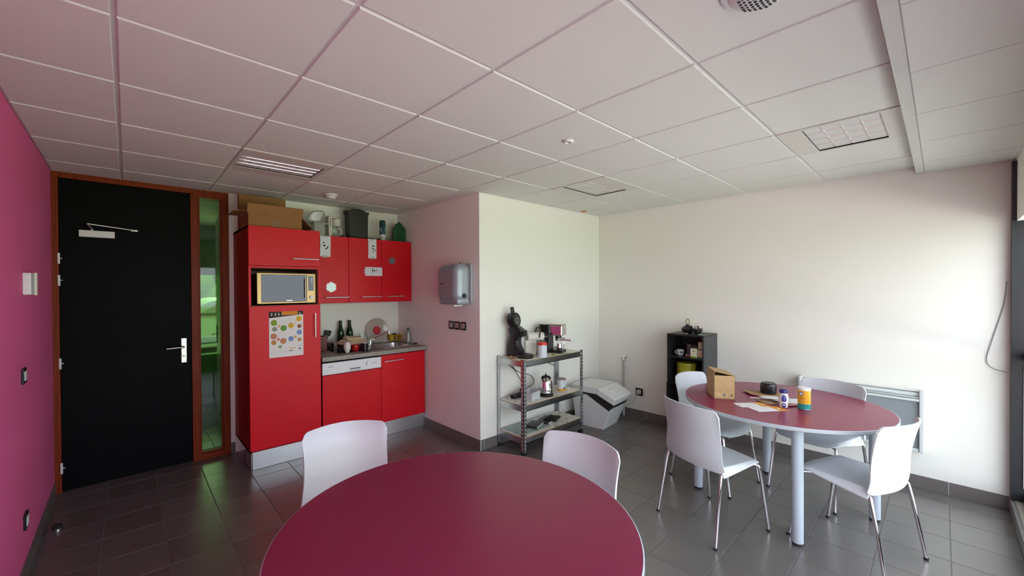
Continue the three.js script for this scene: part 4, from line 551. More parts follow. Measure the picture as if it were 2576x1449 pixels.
  // red and white tin
  const tinM = canvasMat(512, 256, (g, w, h) => { g.fillStyle = '#d3d6df'; g.fillRect(0, 0, w, h); g.fillStyle = '#7a1420'; for (const x of [118, 374]) { g.fillRect(x, 0, 20, 75); g.fillRect(x, 195, 20, 61); g.strokeStyle = '#8a8a9a'; g.lineWidth = 4; g.beginPath(); for (let k = 0; k < 7; k++) { const a = k * Math.PI / 3 + Math.PI / 6; g.lineTo(x + 10 + 38 * Math.cos(a), 135 + 52 * Math.sin(a)); } g.stroke(); g.fillStyle = '#6b7080'; g.fillRect(x + 4, 108, 12, 10); g.fillRect(x - 10, 128, 40, 12); g.fillStyle = '#7a1420'; } }, 0.35);
  t = thing('coffee_tin', 'white tin with red lid and red stripe on the rack', 'tin', [3.105, y, -2.712], 2.4); obj('can', cyl(0.05, 0.05, 0, 0.118, 0, 0, 40), tinM, t); obj('seam', lathe([[0.05, 0.118], [0.0515, 0.12], [0.0515, 0.126], [0, 0.126]]), mt.steel, t); obj('lid', lathe([[0.052, 0.122], [0.053, 0.14], [0.049, 0.147], [0.03, 0.15], [0, 0.15]]), M(lin(0.62, 0.03, 0.02), 0.3), t);
  // espresso machine
  t = thing('espresso_machine', 'black and chrome espresso machine on the rack right half', 'coffee machine', [3.42, y, -2.83], 0.35);
  obj('back_column', rb(-0.075, 0.075, 0, 0.30, -0.13, -0.02, 0.008), mt.black, t); obj('brew_head', rb(-0.078, 0.078, 0.185, 0.298, -0.02, 0.125, 0.014, 4), mt.chrome, t); obj('top_plate', rb(-0.076, 0.076, 0.298, 0.308, -0.125, 0.12, 0.004), mt.steel, t); obj('button', at(rx(cyl(0.006, 0.006, 0, 0.006, 0, 0, 12), 0), 0, 0.308, -0.03), mt.steel, t);
  obj('group_head', cyl(0.034, 0.034, 0.155, 0.19, 0, 0.06, 28), mt.black, t); obj('portafilter', [cyl(0.03, 0.034, 0.128, 0.156, 0, 0.06, 28), rod([0, 0.142, 0.08], [0.03, 0.135, 0.19], 0.011, 12)], mt.chrome, t); obj('steam_wand', tube([[0.06, 0.19, 0.07], [0.065, 0.16, 0.09], [0.062, 0.09, 0.1], [0.05, 0.055, 0.105]], 0.005, 16, 8), mt.chrome, t); obj('wand_grip', cyl(0.009, 0.009, 0.12, 0.155, 0.066, 0.095, 12), mt.rubber, t);
  obj('milk_jug', at(lathe([[0, 0.036], [0.028, 0.036], [0.03, 0.05], [0.022, 0.085], [0.024, 0.095], [0.0225, 0.095], [0.02, 0.085], [0.027, 0.05], [0, 0.04]]), 0.03, 0, 0.06), mt.chrome, t); obj('drip_tray', rb(-0.07, 0.07, 0, 0.036, -0.02, 0.125, 0.01), mt.black, t);
  t = thing('green_wrapper', 'small yellow green wrapper beside the espresso machine', 'wrapper', [3.27, y, -2.705], 0.4); obj('foil', sheet((u, v) => [(u - 0.5) * 0.05, 0.006 + 0.006 * Math.sin(u * 5 + v * 3), (v - 0.5) * 0.03], 8, 6, 0.001), M(lin(0.40, 0.42, 0.06), 0.5), t);
}
{
  const y = LV[1];
  let t = thing('kettle', 'polished steel electric kettle with black handle', 'kettle', [3.235, y, -2.775], 0.75);
  obj('power_base', lathe([[0, 0], [0.078, 0], [0.08, 0.018], [0.074, 0.026], [0, 0.026]]), mt.black, t); obj('body', lathe([[0, 0.026], [0.074, 0.026], [0.077, 0.04], [0.075, 0.09], [0.064, 0.15], [0.05, 0.185], [0, 0.185]], 48), mt.chrome, t); obj('lid', lathe([[0.052, 0.182], [0.045, 0.198], [0.025, 0.206], [0, 0.208]]), mt.black, t); const kn = new THREE.TorusGeometry(0.014, 0.004, 8, 20); obj('lid_ring', at(kn, 0, 0.218, 0), mt.black, t);
  obj('spout', (() => { const g = new THREE.ConeGeometry(0.028, 0.06, 20, 1, false); g.rotateZ(1.9); return at(g, -0.068, 0.165, 0); })(), mt.chrome, t); obj('handle', tube([[0.025, 0.20, 0], [0.07, 0.195, 0], [0.112, 0.15, 0], [0.118, 0.10, 0], [0.10, 0.05, 0], [0.075, 0.045, 0]], 0.0125, 30, 12), mt.black, t);
  t = thing('plastic_tub', 'translucent white plastic tub on the middle shelf', 'tub', [3.02, y, -2.79], 0.15); const tub = M(lin(0.68, 0.69, 0.69), 0.3, 0, { transmission: 0.25, thickness: 0 }); obj('tub', (() => { const g = [[-1, 0], [1, 0], [0, -1], [0, 1]].map(([a, b]) => { const q = a ? bx(-0.0015, 0.0015, 0, 0.085, -0.06, 0.06) : bx(-0.075, 0.075, 0, 0.085, -0.0015, 0.0015); if (a) q.rotateZ(-a * 0.08); else q.rotateX(b * 0.08); return at(q, a * 0.072, 0, b * 0.057); }); g.push(bx(-0.073, 0.073, 0, 0.003, -0.058, 0.058)); return g; })(), tub, t); obj('rim', [bx(-0.085, 0.085, 0.08, 0.085, 0.062, 0.070), bx(-0.085, 0.085, 0.08, 0.085, -0.070, -0.062), bx(-0.086, -0.077, 0.08, 0.085, -0.068, 0.068), bx(0.077, 0.086, 0.08, 0.085, -0.068, 0.068)], tub, t);
  const canM = canvasMat(512, 256, (g, w, h) => { g.fillStyle = '#d9dde0'; g.fillRect(0, 0, w, h); g.fillStyle = '#d8a018'; g.fillRect(0, 210, w, 46); for (const o of [0, 256]) { g.fillStyle = '#2a2e34'; for (let k = 0; k < 4; k++) { g.beginPath(); g.arc(o + 40 + k * 22, 165 + (k % 2) * 8, 9, 0, 7); g.fill(); } g.fillRect(o + 20, 185, 90, 22); g.strokeStyle = '#333a44'; g.lineWidth = 4; g.strokeRect(o + 40, 50, 30, 26); g.fillRect(o + 180, 130, 14, 24); g.fillStyle = '#7fa8c0'; g.fillRect(o + 60, 120, 30, 24); } }, 0.4);
  t = thing('food_tin', 'white tin with yellow base band right of the kettle', 'tin', [3.525, y, -2.80], 2.2); obj('can', cyl(0.047, 0.047, 0, 0.118, 0, 0, 36), canM, t); obj('lid', lathe([[0.048, 0.116], [0.0495, 0.128], [0.044, 0.132], [0, 0.131]]), M(lin(0.30, 0.22, 0.17), 0.4), t);
  t = thing('power_strip', 'black and red power strip behind the white tub', 'power strip', [3.0, y, -2.93], 0.1); obj('housing', rb(-0.12, 0.12, 0, 0.035, -0.028, 0.028, 0.008), mt.rubber, t); obj('switch', rb(0.085, 0.11, 0.033, 0.041, -0.012, 0.012, 0.003), M(lin(0.5, 0.01, 0.01), 0.3), t); obj('plug', rb(0.02, 0.06, 0.03, 0.075, -0.02, 0.02, 0.008), mt.rubber, t);
  t = thing('machine_cable', 'black cable crossing behind the rack to the power strip', 'cable'); obj('cord', tube([[2.86, 0.86, -3.0], [2.95, 0.78, -3.012], [3.08, 0.70, -3.016], [3.25, 0.64, -3.01], [3.27, 0.56, -2.98], [3.09, 0.53, -2.935]], 0.0035, 50, 6), mt.rubber, t);
  t = thing('machine_cable', 'straight black cable from the top shelf to the power strip', 'cable'); obj('cord', tube([[2.93, 0.88, -3.016], [2.97, 0.80, -3.016], [3.06, 0.66, -3.005], [3.10, 0.56, -2.97], [3.045, 0.545, -2.935]], 0.0035, 40, 6), mt.rubber, t);
  t = thing('machine_cable', 'black cable hanging beside the rear rack post', 'cable'); obj('cord', tube([[3.44, 0.87, -3.014], [3.50, 0.80, -3.022], [3.60, 0.72, -3.026], [3.72, 0.68, -3.026], [3.73, 0.62, -3.026], [3.70, 0.56, -3.026]], 0.0035, 40, 6), mt.rubber, t);
  const yl = LV[0];
  t = thing('glass_sheet', 'clear glass sheet lying on the bottom shelf', 'glass sheet', [3.06, yl, -2.85]); obj('sheet', rb(-0.24, 0.19, 0, 0.005, -0.145, 0.13, 0.001), M(lin(0.70, 0.80, 0.78), 0.03, 0, { transmission: 0.8, thickness: 0 }), t);
  const folder = (label, x, y2, z, a, w, d) => { const q = thing('notebook', label, 'notebook', [x, y2, z], a, 'notebooks on the bottom shelf'); obj('cover', [rb(-w, w, 0, 0.0025, -d, d, 0.001), rb(-w, w, 0.013, 0.016, -d, d, 0.001), rb(-w, -w + 0.003, 0, 0.016, -d, d, 0.001)], mt.black, q); obj('pages', bx(-w + 0.003, w - 0.002, 0.0025, 0.013, -d + 0.002, d - 0.001), mt.paper, q); };
  folder('single dark notebook on the glass sheet', 3.12, yl + 0.0055, -2.835, 0.35, 0.09, 0.065); folder('lower dark notebook under the black pouch', 3.345, yl, -2.86, 0.3, 0.12, 0.07);
  t = thing('pouch', 'crumpled black pouch on top of a notebook', 'pouch', [3.40, yl + 0.0165, -2.83], 0.35); obj('bag', sheet((u, v) => { const e = Math.min(1, 8 * u * (1 - u)) * Math.min(1, 8 * v * (1 - v)); return [(u - 0.5) * 0.2, 0.003 + e * (0.016 + 0.008 * Math.sin(u * 8) * Math.cos(v * 6)), -(v - 0.5) * 0.14]; }, 18, 14, 0.003), mt.dark, t);
}
// ------------------------------------------------------------------ waste bin, pipe, socket in the corner
{
  const t = thing('waste_bin', 'white recycling bin with slanted lid in the corner', 'bin', [4.085, 0, -2.70], 0.10);
  // side profile in (z, y), extruded along x and narrowed toward the floor
  const side = (pts, w, b, taper) => { const g = ext(poly(pts), w, b); g.rotateY(-Math.PI / 2); g.translate(w / 2, 0, 0); const p = g.attributes.position; for (let i = 0; i < p.count; i++) p.setX(i, p.getX(i) * (1 - taper * (1 - Math.min(1, p.getY(i) / 0.38)))); g.computeVertexNormals(); return g; };
  const wm = M(lin(0.70, 0.71, 0.69), 0.4);
  obj('body', side([[-0.20, 0.002], [0.13, 0.002], [0.232, 0.235], [-0.03, 0.388], [-0.235, 0.388]], 0.40, 0.012, 0.14), wm, t);
  obj('black_collar', side([[-0.23, 0.36], [-0.05, 0.375], [0.22, 0.235], [0.265, 0.30], [0.265, 0.35], [0.10, 0.425], [-0.23, 0.42]], 0.395, 0.008, 0.0), mt.dark, t);
  obj('lid', [side([[-0.245, 0.405], [0.074, 0.405], [0.074, 0.452], [-0.238, 0.452]], 0.45, 0.008, 0), ...[[-0.223, -0.205], [0.205, 0.223]].map(([a, b]) => bx(a, b, 0.455, 0.467, -0.236, 0.08)), bx(-0.22, 0.22, 0.455, 0.467, -0.238, -0.22)], wm, t);
  const fl = obj('flap', side([[0.097, 0.400], [0.285, 0.318], [0.298, 0.36], [0.285, 0.372], [0.11, 0.455], [0.097, 0.452]], 0.45, 0.008, 0), wm, t);
  const txt = canvasMat(256, 160, (g, w, h) => { g.fillStyle = '#dcdedb'; g.fillRect(0, 0, w, h); g.strokeStyle = '#6a6666'; g.lineWidth = 5; g.setLineDash([20, 6, 12, 5]); g.beginPath(); g.moveTo(40, 40); g.lineTo(215, 40); g.stroke(); g.setLineDash([]); g.strokeStyle = '#9a9ca4'; g.beginPath(); g.arc(110, 95, 26, -1.6, 0.2); g.stroke(); g.fillStyle = '#8a8484'; g.fillRect(120, 116, 14, 8); g.fillRect(165, 110, 34, 5); }, 0.5);
  const l = obj('sticker', plane(0.26, 0.15), txt, fl); l.rotation.x = -Math.PI / 2 + 0.432; l.position.set(0, 0.4245, 0.2005);
  const p = thing('wall_pipe', 'thin grey pipe with chrome valve on the wall', 'pipe', [XR - 0.03, 0, -2.66]);
  obj('pipe', cyl(0.010, 0.010, 0.001, 0.70, 0, 0, 14), M(lin(0.42, 0.44, 0.42), 0.4), p); obj('lower_sleeve', cyl(0.014, 0.014, 0.001, 0.12, 0, 0, 14), M(lin(0.6, 0.6, 0.57), 0.4), p); obj('clip', [bx(-0.02, 0.028, 0.59, 0.605, -0.016, 0.016)], mt.steel, p);
  obj('valve', [cyl(0.014, 0.012, 0.69, 0.735, 0, 0, 16), at(rx(cyl(0.011, 0.011, -0.04, 0.04, 0, 0, 14), Math.PI / 2), 0, 0.725, 0), rod([0, 0.72, 0], [0.028, 0.72, 0], 0.012, 12)], mt.chrome, p); obj('valve_wheel', at(rx(cyl(0.02, 0.02, -0.006, 0.006, 0, 0, 20), Math.PI / 2), -0.005, 0.74, 0.035), mt.chrome, p);
  const s = thing('wall_socket', 'black framed socket with a plug in, right of the bin', 'socket', [XR, 0.322, -2.468]);
  obj('surround', rb(-0.012, -0.0005, -0.045, 0.045, -0.045, 0.045, 0.004), mt.black, s); obj('insert', rb(-0.015, -0.008, -0.026, 0.026, -0.026, 0.026, 0.002), mt.plasticWhite, s); obj('plug', rb(-0.05, -0.014, -0.025, 0.02, -0.018, 0.018, 0.008), M(lin(0.55, 0.53, 0.44), 0.4), s);
  const c = thing('power_cable', 'pale cable running from the corner socket behind the bin', 'cable'); obj('cord', tube([[XR - 0.05, 0.30, -2.47], [XR - 0.07, 0.24, -2.49], [XR - 0.06, 0.17, -2.56], [XR - 0.055, 0.10, -2.72], [XR - 0.06, 0.05, -2.9], [4.3, 0.03, -2.985], [3.9, 0.04, -2.99], [3.8, 0.12, -3.0], [3.74, 0.25, -3.0], [3.5, 0.38, -3.005]], 0.004, 80, 8), M(lin(0.6, 0.6, 0.57), 0.5), c);
}
// ------------------------------------------------------------------ black bookcase
{
  const x0 = 4.255, x1 = XR - 0.003, z0 = -1.963, z1 = -1.588, bk = M(lin(0.016, 0.014, 0.014), 0.42);
  const t = thing('bookcase', 'narrow black bookcase against the white wall', 'bookcase');
  obj('side_panel', bx(x0, x1, 0.585, 1.085, z0, z0 + 0.018), bk, t); obj('side_panel', bx(x0, x1, 0.585, 1.085, z1 - 0.018, z1), M(lin(0.05, 0.05, 0.052), 0.5), t);
  obj('side_panel', bx(x0 - 0.004, x1, 0, 0.585, z0 - 0.006, z0 + 0.016), bk, t); obj('side_panel', bx(x0 - 0.004, x1, 0, 0.585, z1 - 0.016, z1 + 0.006), M(lin(0.05, 0.05, 0.052), 0.5), t);
  obj('top', rb(x0, x1, 1.085, 1.103, z0, z1, 0.002), bk, t); obj('shelf', bx(x0 + 0.01, x1 - 0.01, 0.852, 0.868, z0 + 0.018, z1 - 0.018), bk, t); obj('shelf', bx(x0 + 0.002, x1 - 0.01, 0.572, 0.592, z0 + 0.016, z1 - 0.016), bk, t); obj('shelf', bx(x0 + 0.01, x1 - 0.01, 0.30, 0.316, z0 + 0.016, z1 - 0.016), bk, t); obj('bottom', bx(x0, x1 - 0.01, 0.04, 0.058, z0 + 0.016, z1 - 0.016), bk, t); obj('back_panel', bx(x1 - 0.01, x1, 0.02, 1.085, z0 + 0.016, z1 - 0.016), bk, t);
  const iron = M(lin(0.014, 0.013, 0.012), 0.45);
  let q = thing('teapot', 'black iron teapot with bamboo handle on the bookcase', 'teapot', [4.42, 1.1035, -1.815], 0.75);
  obj('body', lathe([[0, 0], [0.038, 0], [0.048, 0.012], [0.062, 0.035], [0.062, 0.048], [0.045, 0.066], [0.026, 0.074], [0, 0.075]], 40), iron, q); obj('lid', lathe([[0.030, 0.071], [0.028, 0.079], [0.008, 0.084], [0.007, 0.092], [0.010, 0.097], [0, 0.1]]), iron, q); obj('spout', (() => { const g = tube([[-0.05, 0.03, 0], [-0.075, 0.045, 0], [-0.085, 0.068, 0], [-0.104, 0.080, 0]], 0.0085, 20, 10); return g; })(), iron, q);
  obj('lug', [rb(-0.05, -0.04, 0.055, 0.085, -0.006, 0.006, 0.003), rb(0.04, 0.05, 0.055, 0.085, -0.006, 0.006, 0.003)], iron, q); obj('handle', tube([[-0.045, 0.08, 0], [-0.047, 0.11, 0], [-0.03, 0.142, 0], [0, 0.15, 0], [0.03, 0.142, 0], [0.047, 0.11, 0], [0.045, 0.08, 0]], 0.0045, 36, 8), M(lin(0.38, 0.22, 0.08), 0.6), q);
  q = thing('bowl', 'small black bowl beside the iron teapot', 'bowl', [4.375, 1.1035, -1.70]); obj('bowl', lathe([[0, 0], [0.025, 0], [0.028, 0.006], [0.046, 0.034], [0.051, 0.058], [0.048, 0.058], [0.043, 0.036], [0.024, 0.009], [0, 0.008]], 36), iron, q);
  const sach = (label, col, dx, dz, a, b) => { const s = thing('tea_sachet', label, 'sachet', [4.375 + dx, 1.1035 + 0.02, -1.70 + dz], a); s.rotation.z = b; obj('packet', rb(-0.024, 0.024, 0, 0.066, -0.003, 0.003, 0.002), M(col, 0.5), s); };
  sach('white tea sachet at the teapot side of the bowl', lin(0.7, 0.7, 0.68), -0.005, -0.022, 0.9, 0.3); sach('navy tea sachet in the middle of the bowl', lin(0.02, 0.02, 0.12), -0.01, 0.006, 0.7, -0.25); sach('red tea sachet at the right of the bowl', lin(0.5, 0.02, 0.03), -0.015, 0.022, 0.8, -0.5);
  q = thing('small_dish', 'tiny white dish at the front of the bookcase top', 'dish', [4.30, 1.1035, -1.645]); obj('dish', lathe([[0, 0], [0.018, 0], [0.026, 0.006], [0.024, 0.007], [0.016, 0.003], [0, 0.003]]), M(lin(0.6, 0.62, 0.6), 0.3), q);
  q = thing('wooden_stick', 'pale wooden scoop lying before the teapot', 'scoop', [4.33, 1.1035, -1.80], 0.9); obj('stick', rb(-0.03, 0.03, 0, 0.008, -0.008, 0.008, 0.003), M(lin(0.45, 0.38, 0.25), 0.6), q);
  const sy = 0.8685;
  q = thing('cup', 'white cup on the upper bookcase shelf', 'cup', [4.36, sy, -1.868], 2.2); obj('body', lathe([[0, 0], [0.026, 0], [0.03, 0.008], [0.037, 0.06], [0.0345, 0.06], [0.027, 0.009], [0, 0.008]], 32), M(lin(0.6, 0.62, 0.62), 0.25), q); const ch = new THREE.TorusGeometry(0.018, 0.0045, 8, 20, Math.PI); ch.rotateZ(-Math.PI / 2); obj('handle', at(ch, 0.032, 0.034, 0), M(lin(0.6, 0.62, 0.62), 0.25), q); obj('print', at(bx(-0.012, 0.012, 0.03, 0.045, -0.0385, -0.034), 0, 0, 0), mt.rubber, q);
  q = thing('tea_bag_packet', 'grey crumpled foil packet behind the tea boxes', 'packet', [4.42, sy, -1.765]); obj('packet', sheet((u, v) => [0.02 * Math.sin(u * 7) * v, v * 0.115, (u - 0.5) * 0.13 * (1 - 0.25 * v)], 12, 8, 0.03), M(lin(0.14, 0.12, 0.13), 0.4), q);
  q = thing('sweet_packet', 'low reddish packet in front of the foil packet', 'packet', [4.315, sy, -1.755]); obj('packet', rb(-0.025, 0.025, 0, 0.03, -0.035, 0.035, 0.01), M(lin(0.20, 0.07, 0.06), 0.5), q);
  const bio = canvasMat(128, 192, (g, w, h) => { g.fillStyle = '#d6d2b8'; g.fillRect(0, 0, w, h); g.fillStyle = '#3a2a1a'; g.font = 'bold 46px serif'; g.fillText('bio', 34, 62); g.strokeStyle = '#b0ac98'; g.lineWidth = 3; for (let k = 0; k < 4; k++) { g.beginPath(); g.moveTo(24, 85 + 14 * k); g.lineTo(104, 85 + 14 * k); g.stroke(); } g.fillStyle = '#8a9a2c'; g.beginPath(); g.moveTo(0, 192); g.lineTo(0, 165); g.quadraticCurveTo(64, 140, 128, 168); g.lineTo(128, 192); g.fill(); }, 0.6);
  const box = (label, x, y, z, w, h, d, m, print, stripe) => { const b = thing('tea_box', label, 'tea box', [x, y, z], 0, 'tea boxes on the bookcase shelf'); obj('carton', rb(-d, d, 0, h, -w, w, 0.001, 1), m, b); if (print) { const p = obj('front_print', plane(2 * w - 0.002, h - 0.002), print, b); p.rotation.y = -Math.PI / 2; p.position.set(-d - 0.0006, h / 2, 0); } if (stripe) obj('base_band', bx(-d - 0.0006, -d + 0.001, 0.001, 0.014, -w + 0.001, w - 0.001), M(lin(0.02, 0.10, 0.04), 0.5), b); };
  const kr = M(lin(0.42, 0.28, 0.18), 0.7);
  box('cream tea box marked bio on the bookcase shelf', 4.31, sy, -1.698, 0.031, 0.095, 0.035, M(lin(0.55, 0.50, 0.36), 0.6), bio); box('lower of the two brown tea boxes', 4.315, sy, -1.637, 0.027, 0.083, 0.035, kr, null, true); box('upper of the two brown tea boxes', 4.32, sy + 0.0835, -1.634, 0.024, 0.080, 0.03, kr, null, true);
  q = thing('green_drum', 'olive green round tin on the lower bookcase shelf', 'tin', [4.385, 0.5925, -1.815]); const lime = M(lin(0.30, 0.30, 0.005), 0.4); obj('can', lathe([[0, 0], [0.09, 0], [0.093, 0.004], [0.093, 0.175], [0, 0.175]], 48), lime, q); obj('lid', lathe([[0.095, 0.16], [0.096, 0.20], [0.09, 0.205], [0, 0.205]], 48), lime, q);
}
// ------------------------------------------------------------------ radiator
{
  const t = thing('radiator', 'flat white panel radiator behind the far right chair', 'radiator', [XR, 0, 0]), z0 = -0.875, z1 = -0.085, wp = M(lin(0.66, 0.69, 0.68), 0.4);
  obj('back_box', rb(-0.07, -0.0005, 0.315, 0.755, z0 + 0.02, z1 - 0.03, 0.004), wp, t); obj('end_cap', rb(-0.105, -0.001, 0.305, 0.775, z1 - 0.03, z1, 0.008), wp, t); obj('end_cap', rb(-0.105, -0.001, 0.305, 0.775, z0, z0 + 0.022, 0.008), wp, t);
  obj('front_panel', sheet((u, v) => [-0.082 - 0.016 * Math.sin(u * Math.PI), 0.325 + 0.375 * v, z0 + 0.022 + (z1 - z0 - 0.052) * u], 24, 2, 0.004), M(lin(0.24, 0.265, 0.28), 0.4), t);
  for (let k = 0; k < 4; k++) obj('grille_slat', (() => { const g = rb(-0.012, 0.012, -0.002, 0.002, z0 + 0.02, z1 - 0.03, 0.0015, 1); g.rotateZ(-0.5); return at(g, -0.094 + 0.024 * k, 0.722 + 0.0125 * k, 0); })(), wp, t);
  obj('grille_rail', rb(-0.106, -0.09, 0.698, 0.715, z0 + 0.02, z1 - 0.03, 0.003), wp, t); obj('bottom_rail', rb(-0.095, -0.004, 0.306, 0.330, z0 + 0.02, z1 - 0.03, 0.004), wp, t);
  obj('dial', at(rz(cyl(0.012, 0.012, 0, 0.016, 0, 0, 18), Math.PI / 2), -0.085, 0.36, z1 - 0.07), wp, t);
}
{
  const c = thing('window_cord', 'thin grey cord looping from the window frame onto the wall', 'cord'); obj('cord', tube([[XR - 0.012, 1.62, 0.31], [XR - 0.008, 1.45, 0.295], [XR - 0.008, 1.2, 0.245], [XR - 0.008, 1.06, 0.22], [XR - 0.008, 1.0, 0.245], [XR - 0.012, 0.975, 0.318]], 0.0025, 60, 6), M(lin(0.25, 0.26, 0.27), 0.5), c);
}
// ------------------------------------------------------------------ round tables
function roundTable(label, x, z, a) {
  const t = thing('round_table', label, 'table', [x, 0, z], a, 'round purple tables'), R = 0.628;
  obj('tabletop', lathe([[0, 0.75], [R - 0.006, 0.75], [R - 0.004, 0.748], [R - 0.004, 0.745], [0, 0.745]], 120), mt.tableTop, t);
  obj('edge_band', lathe([[R - 0.0045, 0.7495], [R - 0.001, 0.7485], [R, 0.746], [R, 0.728], [R - 0.002, 0.725], [0, 0.725]], 120), mt.tableEdge, t);
  obj('underframe', [[1, 1], [1, -1]].map(([p, q]) => { const g = bx(-0.52, 0.52, 0.69, 0.725, -0.02, 0.02); g.rotateY(Math.atan2(q, p)); return g; }), mt.tableLeg, t);
  for (let k = 0; k < 4; k++) { const b = Math.PI / 4 + k * Math.PI / 2, lx = 0.535 * Math.cos(b), lz = 0.535 * Math.sin(b); const l = obj('leg', cyl(0.031, 0.031, 0.018, 0.725, lx, lz, 32), mt.tableLeg, t); obj('foot', lathe([[0, 0], [0.026, 0], [0.029, 0.006], [0.0295, 0.018], [0, 0.018]]).translate(lx, 0, lz), mt.rubber, l); }
  return t;
}
const T1 = [0.882, -1.168], T2 = [3.545, -0.797];
roundTable('bare round purple table in the foreground', T1[0], T1[1], 0.3);
roundTable('round purple table with carton, papers and tins on it', T2[0], T2[1], -0.396);
// ------------------------------------------------------------------ chairs
const smooth = (a, b, t) => { const k = Math.max(0, Math.min(1, (t - a) / (b - a))); return k * k * (3 - 2 * k); };
function makeChair() {
  const t = thing('shell_chair', '', 'chair', [0, 0, 0], 0, 'white shell chairs');
  const zc = (v) => -0.226 - 0.055 * Math.pow(Math.max(0, v - 0.25) / 0.75, 1.6) - 0.0 * v + 0.02 * Math.pow(Math.max(0, 0.3 - v) / 0.3, 2);
  obj('backrest', sheet((u, v) => { const s = 2 * u - 1, a = Math.abs(s), hw = 0.222 - 0.012 * Math.sin(Math.PI * v) + 0.006 * (1 - v); const top = 0.838 - 0.012 * s * s - 0.035 * Math.pow(Math.max(0, (a - 0.86) / 0.14), 2.5), bot = 0.440 + 0.018 * Math.pow(Math.max(0, (a - 0.88) / 0.12), 2); return [hw * s, bot + (top - bot) * v, zc(v) + 0.078 * s * s * (0.55 + 0.45 * v)]; }, 32, 24, 0.009), mt.chair, t);
  obj('seat', sheet((u, v) => { const s = 2 * u - 1, a = Math.abs(s), hw = 0.226 - 0.018 * v - 0.05 * Math.pow(Math.max(0, (v - 0.86) / 0.14), 2); const y = 0.468 + 0.004 * v - 0.016 * (1 - s * s) * Math.sin(Math.PI * Math.min(1, v * 1.1)) - 0.035 * Math.pow(Math.max(0, (v - 0.78) / 0.22), 2) + 0.05 * Math.pow(Math.max(0, (0.12 - v) / 0.12), 2) * (1 - a) - 0.048 * (1 - v) * smooth(0.90, 1.0, a); return [hw * s, y, -0.222 + 0.45 * v + 0.055 * s * s * (1 - v) - 0.02 * s * s * v]; }, 40, 28, -0.009), mt.chair, t);
  const r = 0.0095;
  obj('seat_frame', [tube([[-0.175, 0.438, -0.135], [-0.10, 0.440, -0.10], [0.10, 0.440, -0.10], [0.175, 0.438, -0.135]], r, 20, 10), tube([[-0.165, 0.432, 0.14], [-0.1, 0.436, 0.10], [0.1, 0.436, 0.10], [0.165, 0.432, 0.14]], r, 20, 10), rod([-0.1, 0.438, -0.1], [-0.1, 0.436, 0.1], r), rod([0.1, 0.438, -0.1], [0.1, 0.436, 0.1], r)], mt.chrome, t);
  for (const s of [-1, 1]) for (const f of [0, 1]) {
    const leg = obj('leg', f ? tube([[s * 0.16, 0.432, 0.135], [s * 0.19, 0.430, 0.165], [s * 0.203, 0.405, 0.178], [s * 0.213, 0.2, 0.208], [s * 0.224, 0.006, 0.236]], r, 36, 12) : tube([[s * 0.17, 0.438, -0.13], [s * 0.202, 0.432, -0.165], [s * 0.214, 0.405, -0.180], [s * 0.224, 0.2, -0.218], [s * 0.234, 0.006, -0.25]], r, 36, 12), mt.chrome, t);
    obj('foot_cap', cyl(0.011, 0.0115, 0, 0.014, s * (f ? 0.224 : 0.234), f ? 0.236 : -0.25, 12), mt.rubber, leg);
  }
  return t;
}
const chair0 = makeChair();
[
  [2.937, -1.045, 0.9356, 0.353, 'white shell chair seen from behind, left of the laden table'],
  [3.275, -0.365, 0.30, -0.95, 'white shell chair nearest the window, its back to the camera'],
  [3.605, -1.262, -0.17, 0.985, 'white shell chair between the bookcase and the laden table'],
  [3.935, -0.645, -0.96, -0.28, 'white shell chair between the radiator and the laden table'],
  [0.838, -2.005, -0.254, 0.967, 'white shell chair in front of the red kitchen'],
  [1.455, -1.205, -0.998, 0.03, 'white shell chair at the right of the bare purple table'],
].forEach(([x, z, fx, fz, label], i) => {
  const c = i ? chair0.clone() : chair0; if (i) { c.name = numbered('shell_chair'); scene.add(c); }
  c.position.set(x, 0, z); c.rotation.y = Math.atan2(fx, fz); c.userData = { label, category: 'chair', group: 'white shell chairs' };
});
